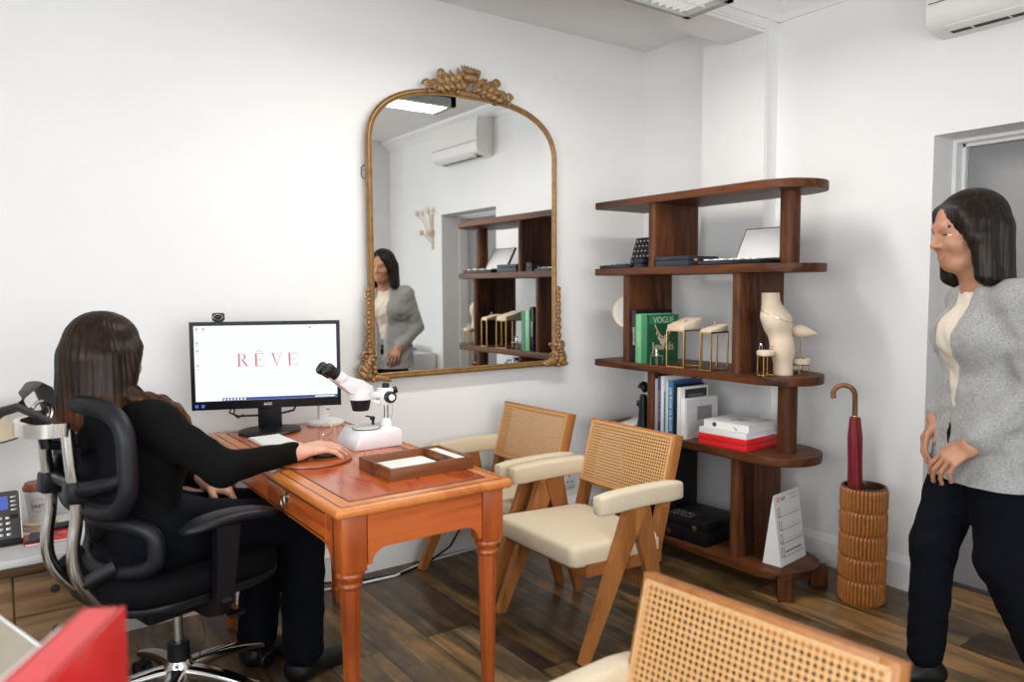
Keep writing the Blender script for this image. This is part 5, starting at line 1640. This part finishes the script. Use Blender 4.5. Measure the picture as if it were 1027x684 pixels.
c3.location = (.882, .77, 0); c3.rotation_euler.z = .09

# ================================================================== office chair
OC = (.47, 2.43, 0); OR = math.radians(15)
oc = thing('office_chair', 'black mesh office chair with chrome frame and star base at the desk', 'chair', OC, OR)
m = MB(); m.lathe([(0, .085), (.045, .085), (.05, .10), (.046, .165), (.034, .185), (0, .185)], n=28); hub = m.build('base_hub', 'chrome', oc)
for i in range(5):
    a = math.radians(12 - 72 * i); d = Vector((math.cos(a), math.sin(a), 0))
    pts, w_, h_ = [], [], []
    for k in range(9):
        u = k / 8; r = .03 + .30 * u
        pts.append(d * r + Vector((0, 0, .148 - .062 * u ** 1.8))); w_.append(.052 - .014 * u); h_.append(.042 - .018 * u)
    m = MB()
    rings = []
    for p, ww, hh in zip(pts, w_, h_):
        b = Vector((-d.y, d.x, 0))
        rings.append([p + b * ww / 2 * math.copysign(abs(math.cos(t_)) ** .6, math.cos(t_)) + Vector((0, 0, hh / 2 * math.copysign(abs(math.sin(t_)) ** .6, math.sin(t_)))) for t_ in [2 * PI * j / 14 for j in range(14)]])
    m.rings(rings); m.build('base_arm', 'chrome', oc, ang=60)
    e = d * .325; b = Vector((-d.y, d.x, 0))
    m = MB()
    for s in (-1, 1): m.lathe([(0, -.010), (.024, -.010), (.028, -.006), (.028, .006), (.024, .010), (0, .010)], e + b * s * .016 + Vector((0, 0, .0285)) + d * .012, 20, axis=b)
    m.cyl(e + Vector((0, 0, .03)), e + Vector((0, 0, .082)), .008); m.box(e + Vector((0, 0, .048)) + d * .004, (.03, .03, .022), rot=(0, 0, a), bev=.006)
    m.build('castor', 'black_plastic', oc)
m = MB(); m.lathe([(0, .183), (.034, .183), (.032, .235), (.028, .24), (0, .24)], n=24); m.build('lift_sleeve', 'black_plastic', oc)
m = MB(); m.cyl((0, 0, .238), (0, 0, .35), .0145, n=24); m.build('gas_lift', 'chrome', oc)
m = MB(); m.box((-.01, 0, .38), (.24, .17, .065), bev=.018, seg=3); m.box((.01, 0, .425), (.30, .26, .03), bev=.01); m.build('mechanism', 'black_plastic', oc)
m = MB(); m.tube([(.06, -.08, .375), (.06, -.20, .37), (.06, -.225, .372)], .007, 8); m.box((.06, -.235, .372), (.05, .03, .012), bev=.004); m.build('tilt_lever', 'black_plastic', oc)
m = MB(); m.tube([(.02, -.10, .36), (.03, -.11, .28), (.01, -.10, .21)], .0022, 6); m.build('control_cable', 'grey_plastic', oc)
m = MB(); m.prism([(.26 * math.copysign(abs(math.cos(a)) ** .55, math.cos(a)), .25 * math.copysign(abs(math.sin(a)) ** .55, math.sin(a))) for a in np.linspace(0, 2 * PI, 40, endpoint=False)], .44, .465, f=lambda u, v, w_: (u - .0, v, w_), bev=.008); m.build('seat_pan', 'black_plastic', oc)
m = MB(); rings = []
for s_, zz in ((.95, .462), (1.0, .472), (1.0, .508), (.97, .522), (.88, .530), (.5, .532), (.1, .530)):
    rings.append([(.262 * s_ * math.copysign(abs(math.cos(a)) ** .55, math.cos(a)), .25 * s_ * math.copysign(abs(math.sin(a)) ** .55, math.sin(a)), zz - .016 * max(0, math.cos(a)) ** 3) for a in np.linspace(0, 2 * PI, 48, endpoint=False)])
m.rings(rings); m.build('seat', 'black_mesh', oc, ang=60)
# armrests
for s in (-1, 1):
    m = MB(); rings = []
    for i in range(11):
        u = i / 10; x = -.115 + .28 * u; z_ = .668 + .016 * math.sin(PI * min(1, u * 1.05)) - .004 * u
        hw = .043 * (1 - .55 * abs(2 * u - 1) ** 6); hh = .017 * (1 - .5 * abs(2 * u - 1) ** 6)
        rings.append([(x, s * .282 + hw * math.copysign(abs(math.cos(t_)) ** .7, math.cos(t_)), z_ + hh * math.copysign(abs(math.sin(t_)) ** .8, math.sin(t_))) for t_ in [2 * PI * j / 18 for j in range(18)]])
    m.rings(rings); m.build('armrest', 'black_soft', oc, ang=60)
    m = MB(); m.bar([(-.008, s * .285, .435), (.004, s * .285, .56), (.012, s * .283, .658)], [.052, .060, .070], [.026, .028, .030], up=(0, 1, 0)); m.bar([(.0, s * .10, .40), (.0, s * .20, .40), (-.004, s * .272, .425), (-.006, s * .288, .46)], .05, .028, up=(1, 0, 0)); m.build('armrest_post', 'black_plastic', oc)
def loop(cx, cz, hw, hh, r, bulge, expo, n=64, tilt=0.0):
    pts = []
    for i in range(n):
        a = 2 * PI * i / n
        y_ = hw * math.copysign(abs(math.cos(a)) ** expo, math.cos(a)); z_ = hh * math.copysign(abs(math.sin(a)) ** expo, math.sin(a))
        pts.append((cx - bulge * (1 - (y_ / hw) ** 2) + tilt * z_, y_, cz + z_))
    return pts
def membrane(m, pts, cz, k=6):
    rings = []
    for j in range(k):
        s_ = 1 - j / (k - .98)
        rings.append([(p[0] * 1 + (1 - s_) * -.006, p[1] * s_, cz + (p[2] - cz) * s_) for p in pts])
    m.rings(rings, True, False)
ub = loop(-.222, .862, .215, .145, .026, .03, .52)
m = MB(); m.tube(ub, .0255, 14, closed=True); m.build('back_frame', 'black_soft', oc, ang=80)
m = MB(); membrane(m, ub, .862); o_ = m.build('back_mesh', 'black_mesh', oc); md = o_.modifiers.new('thickness', 'SOLIDIFY'); md.thickness = .004
lb = loop(-.150, .612, .205, .072, .024, .075, .55)
m = MB(); m.tube(lb, .023, 14, closed=True); m.build('lumbar_frame', 'black_soft', oc, ang=80)
m = MB(); membrane(m, lb, .612); o_ = m.build('lumbar_mesh', 'black_mesh', oc); md = o_.modifiers.new('thickness', 'SOLIDIFY'); md.thickness = .004
for s in (-1, 1):
    pts = [(-.315, s * .085, .955), (-.310, s * .088, .85), (-.302, s * .09, .765), (-.306, s * .09, .70), (-.316, s * .09, .64), (-.314, s * .09, .575), (-.290, s * .088, .515), (-.245, s * .085, .462), (-.185, s * .08, .428), (-.11, s * .075, .404), (-.03, s * .07, .394)]
    # smooth the rail
    P_ = [Vector(p) for p in pts]; sm_ = []
    for i in range(len(P_) - 1):
        p0, p1, p2, p3 = P_[max(0, i - 1)], P_[i], P_[i + 1], P_[min(len(P_) - 1, i + 2)]
        for k in range(4):
            u = k / 4; sm_.append(.5 * ((2 * p1) + (p2 - p0) * u + (2 * p0 - 5 * p1 + 4 * p2 - p3) * u * u + (3 * p1 - p0 - 3 * p2 + p3) * u ** 3))
    sm_.append(P_[-1])
    m = MB(); rings = []
    m.tube(sm_, .017, 14, up=(0, 1, 0), flat=.8); m.build('spine_rail', 'chrome', oc, ang=70)
    m = MB(); m.box((-.303, s * .088, .785), (.055, .050, .058), rot=(0, .1, 0), bev=.008); m.tube([(-.30, s * .09, .79), (-.275, s * .14, .80), (-.245, s * .19, .815), (-.225, s * .212, .83)], [.024, .021, .019, .018], 12); m.build('back_bracket', 'black_plastic', oc)
    m = MB(); m.tube([(-.30, s * .09, .53), (-.26, s * .10, .545), (-.22, s * .11, .56)], [.012, .014, .016], 10, flat=1.6); m.build('lumbar_bracket', 'black_plastic', oc)
m = MB(); m.bar([(-.315, -.09, .955), (-.345, -.098, .958), (-.378, -.075, .957), (-.395, -.03, .956), (-.396, .03, .956), (-.378, .075, .957), (-.345, .098, .958), (-.315, .09, .955)], .016, .036); m.build('top_yoke', 'chrome', oc, ang=70)
m = MB(); m.tube([(-.30, -.075, .80), (-.30, .075, .80)], .014, 10); m.build('cross_tube', 'black_plastic', oc)
m = MB()
for pts, ww in (([(-.44, .05, .985), (-.425, .045, 1.002), (-.39, .03, 1.012), (-.35, .0, .985), (-.315, -.04, .955), (-.292, -.07, .935)], [.03, .05, .058, .06, .058, .04]),
                ([(-.385, .02, 1.015), (-.37, .03, 1.05), (-.345, .045, 1.068), (-.318, .06, 1.052), (-.305, .07, 1.015), (-.303, .075, .98)], [.03, .05, .058, .058, .05, .03])):
    Pp = [Vector(p) for p in pts]; rr = [x / 2 for x in ww]
    m.tube(Pp, rr, 14, up=(.4, .3, .86), flat=.28)
m.build('headrest_wing', 'grey_plastic', oc, ang=70)
m = MB(); m.tube([(-.345 + .028 * math.cos(a), .0 + .01 * math.cos(a), .995 + .03 * math.sin(a)) for a in np.linspace(-.6, 2.6, 14)], .006, 8); m.build('headrest_clip', 'chrome', oc)
m = MB(); m.tube([(-.335, 0, .90), (-.345, 0, .95), (-.35, 0, 1.0)], .016, 10); m.tube([(-.335, 0, .905), (-.30, 0, .90), (-.262, 0, .90)], .013, 10); m.build('headrest_stem', 'black_plastic', oc)

# ================================================================== people
def head_prims(Mh, skin=0, lip=1, white=2, iris=3, brow=4):
    p = [ball((-.012, 0, .030), (.094, .074, .088), k=.02, m=skin), ball((.022, 0, -.032), (.064, .058, .084), k=.03, m=skin),
         ball((.056, 0, -.094), (.028, .032, .022), k=.025, m=skin), cap((-.02, -.05, -.06), (.05, -.022, -.095), .016, .014, k=.02, m=skin), cap((-.02, .05, -.06), (.05, .022, -.095), .016, .014, k=.02, m=skin),
         cap((.074, -.034, .022), (.074, .034, .022), .011, k=.018, m=skin),
         ball((.058, .034, -.032), (.026, .024, .024), k=.02, m=skin), ball((.058, -.034, -.032), (.026, .024, .024), k=.02, m=skin),
         ball((.092, .031, .003), (.014, .016, .009), k=.010, sub=True), ball((.092, -.031, .003), (.014, .016, .009), k=.010, sub=True),
         cap((.084, 0, .010), (.104, 0, -.027), .0072, .0105, k=.010, m=skin), ball((.092, .011, -.031), (.010, .008, .007), k=.008, m=skin), ball((.092, -.011, -.031), (.010, .008, .007), k=.008, m=skin),
         ball((.070, 0, -.066), (.020, .026, .022), k=.02, m=skin), cap((.080, -.019, -.064), (.0885, 0, -.0615), .0036, .0046, k=.003, m=lip), cap((.080, .019, -.064), (.0885, 0, -.0615), .0036, .0046, k=.003, m=lip), cap((.083, -.012, -.0705), (.083, .012, -.0705), .0050, k=.003, m=lip)]
    for s in (-1, 1):
        p += [ball((.0668, s * .031, .002), (.0122, .0120, .0088), k=.002, m=white), ball((.0765, s * .030, .002), (.0050, .0066, .0062), k=.001, m=iris),
              ball((.0700, s * .031, .0085), (.0135, .0155, .0070), k=.003, m=skin), ball((.0690, s * .031, -.0065), (.0130, .0150, .0050), k=.003, m=skin),
              cap((.0815, s * .016, .0225), (.0735, s * .045, .0245), .0034, .0024, k=.003, m=brow),
              ball((-.008, s * .075, -.004), (.020, .010, .032), k=.008, m=skin)]
    p += [cap((-.022, 0, -.06), (-.040, 0, -.19), .049, .054, k=.035, m=skin)]
    return xform(p, Mh)

def hand_prims(Mw, side=1, curl=((12, 18, 12),) * 4, spread=4, thumb=((.018, .030, -.008), (.046, .052, -.016), (.070, .058, -.020), (.092, .054, -.022)), skin=0, nail=5, sc=1.0):
    """wrist frame: x to the fingertips, z out of the back of the hand, the thumb on +y (side=1) or -y (side=-1)"""
    p = [cap((-.02, 0, 0), (.012, 0, 0), .022, .023, k=.02, m=skin, flat=((0, 1, 0), 1.3)),
         cap((.02, .010, -.002), (.078, .014, -.001), .0145, .0125, k=.012, m=skin, flat=((0, 1, 0), 1.55)),
         cap((.02, -.010, -.002), (.075, -.014, -.001), .0145, .0115, k=.012, m=skin, flat=((0, 1, 0), 1.55)),
         ball((.035, .022, -.010), (.026, .016, .013), k=.015, m=skin)]
    ys = (.031, .0105, -.0105, -.0305); bx = (.084, .088, .084, .076)
    ln = ((.041, .025, .020), (.045, .029, .021), (.041, .027, .020), (.032, .020, .017)); rd = (.0088, .0090, .0085, .0074)
    for i in range(4):
        pos = Vector((bx[i], ys[i], 0)); a = 0.0; yaw = math.radians(spread * (1.5 - i))
        p.append(cap((.05, ys[i] * .8, 0), pos, rd[i], rd[i] + .0008, k=.008, m=skin))
        for j in range(3):
            a -= math.radians(curl[i][j])
            d = Vector((math.cos(a) * math.cos(yaw), math.cos(a) * math.sin(yaw), math.sin(a)))
            q = pos + d * ln[i][j]
            p.append(cap(pos, q, rd[i] * (1 - .09 * j), rd[i] * (.93 - .10 * j), k=.0025, m=skin))
            if j == 2:
                up = Vector((-math.sin(a) * math.cos(yaw), 0, math.cos(a)))
                p.append(ball(q - d * .004 + up * rd[i] * .45, (.0055, .0055, .0045), k=.001, m=nail))
            pos = q
    rt = (.0115, .0108, .0098, .0085)
    for j in range(3): p.append(cap(thumb[j], thumb[j + 1], rt[j], rt[j + 1], k=.006, m=skin))
    out = []
    for q in p:
        q = dict(q)
        if q['t'] == 'c':
            q['a'] = q['a'] * [sc, side * sc, sc]; q['b'] = q['b'] * [sc, side * sc, sc]; q['ra'] *= sc; q['rb'] *= sc
        else:
            q['c'] = q['c'] * [sc, side * sc, sc]; q['r'] = q['r'] * sc
        out.append(q)
    return xform(out, Mw)

def frame(o, x, z):
    x = Vector(x).normalized(); z = Vector(z); z = (z - x * z.dot(x)).normalized(); y = z.cross(x)
    return Matrix(((x.x, y.x, z.x, o[0]), (x.y, y.y, z.y, o[1]), (x.z, y.z, z.z, o[2]), (0, 0, 0, 1)))

SK = ['skin', 'lip', 'eye_white', 'eye_dark', 'brow', 'nail']
SKT = [M['skin_tan'], 'lip', 'eye_white', 'eye_dark', 'brow', 'nail']

# ------------------------------------------------------------------ the seated woman (frame of the office chair)
wo = thing('person', 'seated woman with long brown hair in black clothes, seen from behind, using the computer mouse', 'person', OC, OR)
HC = Vector((-.146, .060, 1.126))
Mh = Matrix.Translation(HC) @ Matrix.Rotation(math.radians(20), 4, 'Z') @ Matrix.Rotation(math.radians(8), 4, 'Y')
pel, chest, nb = (-.10, .01, .625), (-.115, .035, .83), (-.135, .055, .985)
shR, elR, wrR = (-.110, -.125, .945), (.022, -.255, .812), (.285, -.214, .808)
shL, elL, wrL = (-.115, .215, .945), (-.020, .270, .725), (.145, .072, .705)
hipR, knR, anR = (-.07, -.085, .610), (.385, -.105, .545), (.375, -.105, .105)
hipL, knL, anL = (-.07, .100, .610), (.385, .110, .545), (.340, .115, .105)
torso = [cap(pel, (-.11, .02, .72), .095, .090, k=.06, flat=((0, 1, 0), 1.65)), cap((-.11, .02, .72), chest, .088, .100, k=.06, flat=((0, 1, 0), 1.5)),
         cap(chest, (-.125, .045, .93), .098, .068, k=.06, flat=((0, 1, 0), 1.65)), cap(shR, shL, .050, .050, k=.06),
         ball((-.055, -.045, .83), (.06, .06, .06), k=.05), ball((-.055, .115, .83), (.06, .06, .06), k=.05)]
arms = [cap(shR, elR, .050, .040, k=.03), cap(elR, wrR, .038, .026, k=.025), cap(shL, elL, .050, .040, k=.03), cap(elL, wrL, .038, .026, k=.025)]
legs = [cap(hipR, knR, .092, .062, k=.05), cap(knR, anR, .060, .040, k=.03), cap(hipL, knL, .092, .062, k=.05), cap(knL, anL, .060, .040, k=.03)]
neck = [cap(nb, HC + Vector((-.01, -.002, -.09)), .052, .048, k=.05)]
dR = Vector((.935, 2.300, 0)) - Vector((.79, 2.305, 0)); dRl = Matrix.Rotation(-OR, 3, 'Z') @ Vector((.98, .02, .05))
MR = frame(wrR, dRl, (0.05, -.12, 1))
handR = hand_prims(MR, 1, ((16, 20, 14), (16, 20, 14), (18, 24, 16), (20, 26, 16)), 6, thumb=((.018, .028, -.010), (.044, .048, -.020), (.068, .054, -.028), (.090, .050, -.034)), sc=1.16)
ML = frame(wrL, (.72, -.42, -.52), (.35, -.25, .9))
handL = hand_prims(ML, -1, ((30, 38, 22), (34, 40, 25), (36, 42, 25), (38, 42, 25)), 3, thumb=((.018, .030, -.010), (.044, .050, -.026), (.066, .050, -.042), (.084, .042, -.052)))
feet = []
for a in (anR, anL):
    a = Vector(a); feet += [cap(a, a + Vector((0, 0, -.05)), .035, .034, k=.02), cap(a + Vector((-.02, 0, -.07)), a + Vector((.13, 0, -.078)), .028, .024, k=.03, flat=((0, 1, 0), 1.3))]
body = torso + arms + legs + neck + feet + head_prims(Mh) + handR + handL
sdf_mesh('body', body, .0045, SK, wo, smooth=1)
fold = lambda X, Y, Z: .0025 * np.sin(70 * Z + 25 * X + 3 * np.sin(30 * Y)) * np.sin(40 * X - 33 * Y + 20 * Z)
sleeve = [cap(shR, elR, .050, .038, k=.03), cap(elR, Vector(elR).lerp(Vector(wrR), .97), .037, .022, k=.025), cap(shL, elL, .052, .045, k=.03), cap(elL, Vector(elL).lerp(Vector(wrL), .93), .040, .024, k=.025)]
collar = [cap(nb, Vector(nb) + Vector((0, 0, .025)), .058, .056, k=.04)]
sdf_mesh('sweater', torso + sleeve + collar, .006, ['black_knit'], wo, noise=fold, smooth=2, grow=.012)
trou = [dict(p) for p in legs]
for p, a in ((trou[1], anR), (trou[3], anL)): p['rb'] = .058; p['ra'] = .066
trou += [cap(pel, (-.05, 0, .61), .10, .095, k=.06, flat=((0, 1, 0), 1.7))]
sdf_mesh('trousers', trou, .007, ['navy_denim'], wo, noise=fold, smooth=2, grow=.010)
for a in (anR, anL):
    a = Vector(a)
    sdf_mesh('shoe', [cap(a + Vector((-.005, 0, -.02)), a + Vector((-.01, 0, -.06)), .044, .042, k=.02), cap(a + Vector((-.03, 0, -.068)), a + Vector((.15, 0, -.076)), .036, .029, k=.03, flat=((0, 1, 0), 1.25)), ball(a + Vector((0, 0, -.225)), (.4, .4, .12), k=.003, sub=True)], .005, ['black_shoe'], wo, smooth=1)
# hair
def strands(c, amp=.0012, nf=46, tw=5.0):
    return lambda X, Y, Z: amp * np.sin(nf * np.arctan2(Y - c[1], X - c[0]) + tw * Z + 1.6 * np.sin(9 * Z + 3 * np.arctan2(Y - c[1], X - c[0]))) + amp * .5 * np.sin(71 * np.arctan2(Y - c[1], X - c[0]) - 11 * Z)
hw = [ball((-.030, 0, .030), (.102, .092, .094), k=.03), ball((-.015, .0, .06), (.083, .082, .064), k=.03)]
hair = xform(hw, Mh)
hx = Matrix.Translation(HC) @ Matrix.Rotation(math.radians(20), 4, 'Z')
cur = []
for y_ in (-.066, -.033, 0, .033, .066):
    cur.append(cap((-.056 - .03 * (1 - (y_ / .066) ** 2), y_, .0), (-.075 - .02 * (1 - (y_ / .066) ** 2), y_ * 1.16, -.165), .044, .038, k=.03))
for s in (-1, 1):
    cur += [cap((-.005, s * .084, .01), (-.035, s * .094, -.14), .024, .024, k=.03), cap((.02, s * .082, .03), (-.02, s * .090, -.05), .018, .022, k=.03)]
hair += xform(cur, hx)
for dy, dz, rs in ((0, 0, 1.0), (-.014, -.008, .8), (.012, .004, .8)):
    lock = [(-.150, -.020 + dy, 1.040 + dz), (-.130, -.060 + dy, 1.018 + dz), (-.098, -.088 + dy, 1.012 + dz), (-.066, -.108 + dy, 1.004 + dz), (-.034, -.124 + dy, .980 + dz), (-.014, -.138 + dy, .945 + dz)]
    for a, b, r in zip(lock[:-1], lock[1:], (.022, .016, .012, .010, .008)): hair.append(cap(a, b, r * rs, r * .82 * rs, k=.012, flat=((-.4, -.5, .1), 1.3)))
sdf_mesh('hair', hair, .0038, ['hair_brown'], wo, noise=strands(HC), smooth=1)

# ------------------------------------------------------------------ the woman walking in from the door
WR = math.radians(140)
wk = thing('person', 'woman in a grey tweed jacket and dark trousers walking beside the grey door', 'person', (2.555, 1.065, 0), WR)
HW = Vector((.045, .0, 1.487))
Mw = Matrix.Translation(HW) @ Matrix.Rotation(math.radians(2), 4, 'Z') @ Matrix.Rotation(math.radians(10), 4, 'Y')
shR, elR, wrR = (-.045, -.150, 1.275), (-.120, -.205, 1.025), (.050, -.130, .880)
shL, elL, wrL = (-.040, .150, 1.275), (-.080, .205, 1.020), (.070, .135, .845)
hipR, knR, anR = (-.04, -.080, .83), (.070, -.080, .470), (.085, -.080, .100)
hipL, knL, anL = (-.04, .080, .83), (-.055, .080, .465), (-.210, .080, .125)
torso = [cap((-.04, 0, .86), (-.038, 0, .98), .092, .080, k=.06, flat=((0, 1, 0), 1.55)), cap((-.038, 0, .98), (-.022, 0, 1.15), .078, .090, k=.06, flat=((0, 1, 0), 1.42)),
         cap((-.022, 0, 1.15), (-.028, 0, 1.26), .090, .062, k=.06, flat=((0, 1, 0), 1.55)), cap(shR, shL, .044, k=.05),
         ball((.035, .050, 1.16), (.045, .060, .055), k=.06), ball((.035, -.050, 1.16), (.045, .060, .055), k=.06)]
neck = [cap((-.025, 0, 1.285), HW + Vector((-.014, 0, -.09)), .048, .046, k=.05)]
arms = [cap(shR, elR, .046, .038, k=.03), cap(elR, wrR, .038, .027, k=.025), cap(shL, elL, .046, .038, k=.03), cap(elL, wrL, .038, .027, k=.025)]
legs = [cap(hipR, knR, .090, .058, k=.05), cap(knR, anR, .056, .037, k=.03), cap(hipL, knL, .090, .058, k=.05), cap(knL, anL, .056, .037, k=.03)]
hR = hand_prims(frame(wrR, (.55, .20, -.80), (.75, -.30, .55)), 1, ((18, 26, 18), (22, 28, 18), (26, 30, 20), (30, 32, 20)), 4)
hL = hand_prims(frame(wrL, (.72, -.25, -.62), (.5, .35, .75)), -1, ((18, 26, 18), (22, 28, 18), (26, 30, 20), (30, 32, 20)), 4)
footR = frame(anR, (1, 0, -.05), (0, 0, 1)); footL = frame(anL, (.72, 0, -.70), (.6, 0, .72))
fp = [cap((0, 0, 0), (0, 0, -.05), .034, .032, k=.02), cap((-.03, 0, -.072), (.12, 0, -.082), .026, .021, k=.03, flat=((0, 1, 0), 1.35))]
body = torso + arms + legs + neck + head_prims(Mw) + hR + hL + xform(fp, footR) + xform(fp, footL)
M_keep = M['skin']; M['skin'] = M['skin_tan']
sdf_mesh('body', body, .0045, SK, wk, smooth=1)
M['skin'] = M_keep
sdf_mesh('blouse', torso + [cap((-.025, 0, 1.28), (-.018, 0, 1.325), .054, .051, k=.04)], .006, ['cream_knit'], wk, noise=fold, smooth=2, grow=.006)
jk = [dict(p) for p in torso] + [cap((-.035, 0, .70), (-.04, 0, .95), .126, .092, k=.06, flat=((0, 1, 0), 1.55)),
      cap(shR, elR, .047, .040, k=.03), cap(elR, Vector(elR).lerp(Vector(wrR), .88), .040, .033, k=.02), cap(shL, elL, .047, .040, k=.03), cap(elL, Vector(elL).lerp(Vector(wrL), .88), .040, .033, k=.02),
      cap((-.055, -.045, 1.315), (-.055, .045, 1.315), .016, k=.03)]
# lapels: raised strips beside the opening, then the opening itself
jk += [cap((.018, .064, 1.290), (.050, .030, .80), .010, .008, k=.03), cap((.018, -.064, 1.290), (.050, -.030, .80), .010, .008, k=.03)]
op = [cap((.075, 0, 1.36), (.112, 0, .70), .080, .040, k=.006), ball((-.02, 0, 1.375), (.066, .060, .075), k=.01)]
op_sub = []
for q in op:
    if q['t'] == 'c':
        a, b = q['a'], q['b']
        for i in range(22):
            u = i / 21; op_sub.append(ball(a + (b - a) * u, q['ra'] + (q['rb'] - q['ra']) * u, k=.004, sub=True))
    else:
        q['sub'] = True; op_sub.append(q)
jo = sdf_mesh('jacket', jk + op_sub, .006, ['tweed'], wk, noise=fold, smooth=2, grow=.014)
plane_cut(jo, .715, True)
trou = [dict(p) for p in legs] + [cap((-.04, 0, .84), (-.04, 0, .93), .096, .086, k=.06, flat=((0, 1, 0), 1.5))]
for p in (trou[1], trou[3]): p['rb'] = .046
sdf_mesh('trousers', trou, .007, ['navy_denim'], wk, noise=fold, smooth=2, grow=.011)
sp_ = [cap((-.005, 0, -.045), (-.01, 0, -.065), .040, .038, k=.02), cap((-.035, 0, -.074), (.145, 0, -.084), .031, .024, k=.03, flat=((0, 1, 0), 1.25))]
for fm in (footR, footL): sdf_mesh('shoe', xform(sp_, fm), .0045, ['black_shoe'], wk, smooth=1)
hair = xform([ball((-.026, 0, .034), (.104, .092, .095), k=.03)], Mw)
hx = Matrix.Translation(HW) @ Matrix.Rotation(math.radians(6), 4, 'Z')
cur = []
for y_ in (-.06, -.03, 0, .03, .06): cur.append(cap((-.060 - .02 * (1 - (y_ / .06) ** 2), y_, 0), (-.085, y_ * 1.15, -.175), .042, .030, k=.03))
for s in (-1, 1): cur += [cap((.0, s * .080, .02), (-.03, s * .088, -.15), .022, .024, k=.03), cap((.055, s * .056, .060), (.020, s * .080, -.02), .016, .018, k=.03), cap((.020, s * .080, -.02), (.0, s * .086, -.14), .018, .020, k=.03)]
sdf_mesh('hair', hair + xform(cur, hx), .0042, ['hair_black'], wk, noise=strands(HW), smooth=1)

# ================================================================== light and camera
wd = bpy.data.worlds.new('daylight'); scene.world = wd; wd.use_nodes = True
bg = wd.node_tree.nodes['Background']; bg.inputs[0].default_value = (.86, .92, 1.0, 1); bg.inputs[1].default_value = 1.2
def area(name, loc, rot, sx, sy, power, col):
    l = bpy.data.lights.new(name, 'AREA'); l.shape = 'RECTANGLE'; l.size = sx; l.size_y = sy; l.energy = power; l.color = col
    o = bpy.data.objects.new(name, l); COL.objects.link(o); o.location = loc; o.rotation_euler = rot
    return o
area('left_window_daylight', (XL - .12, (WL[0] + WL[1]) / 2, (WL[2] + WL[3]) / 2), (0, -PI / 2, 0), WL[3] - WL[2], WL[1] - WL[0], LP[0], (.93, .97, 1.0))
area('front_window_daylight', ((WF[0] + WF[1]) / 2, YF - .12, (WF[2] + WF[3]) / 2), (PI / 2, 0, 0), WF[1] - WF[0], WF[3] - WF[2], LP[1], (.97, .985, 1.0))
area('strip_light_lamp', (2.5 - LN / 2, 2.21 - LW / 2, 2.435), (0, 0, 0), LN - .1, LW - .06, LP[2], (1.0, .95, .88))

cam = bpy.data.cameras.new('camera'); co = bpy.data.objects.new('camera', cam); COL.objects.link(co)
cam.sensor_fit = 'HORIZONTAL'; cam.sensor_width = 36.0; cam.lens = 755.03 / 1027 * 36; cam.clip_start = .05
yaw, pit, rol = math.radians(54.386), math.radians(4.058), math.radians(-.296)
dv = Vector((math.cos(yaw) * math.cos(pit), math.sin(yaw) * math.cos(pit), -math.sin(pit))); rv = Vector((math.sin(yaw), -math.cos(yaw), 0)); uv_ = rv.cross(dv)
r2 = rv * math.cos(rol) + uv_ * math.sin(rol); u2 = -rv * math.sin(rol) + uv_ * math.cos(rol)
co.matrix_world = Matrix(((r2.x, u2.x, -dv.x, 0), (r2.y, u2.y, -dv.y, 0), (r2.z, u2.z, -dv.z, 1.32), (0, 0, 0, 1)))
cam.dof.use_dof = True; cam.dof.focus_distance = 2.7; cam.dof.aperture_fstop = 2.4
scene.camera = co
scene.view_settings.view_transform = 'Standard'; scene.view_settings.look = 'None'; scene.view_settings.gamma = 1.0
scene.view_settings.use_curve_mapping = False
scene.view_settings.exposure = EXPO
scene.cycles.max_bounces = 10; scene.cycles.diffuse_bounces = 5; scene.cycles.glossy_bounces = 5; scene.cycles.transparent_max_bounces = 16
scene.cycles.use_denoising = True
scene.cycles.sample_clamp_indirect = 6.0
scene.cycles.caustics_reflective = False; scene.cycles.caustics_refractive = False
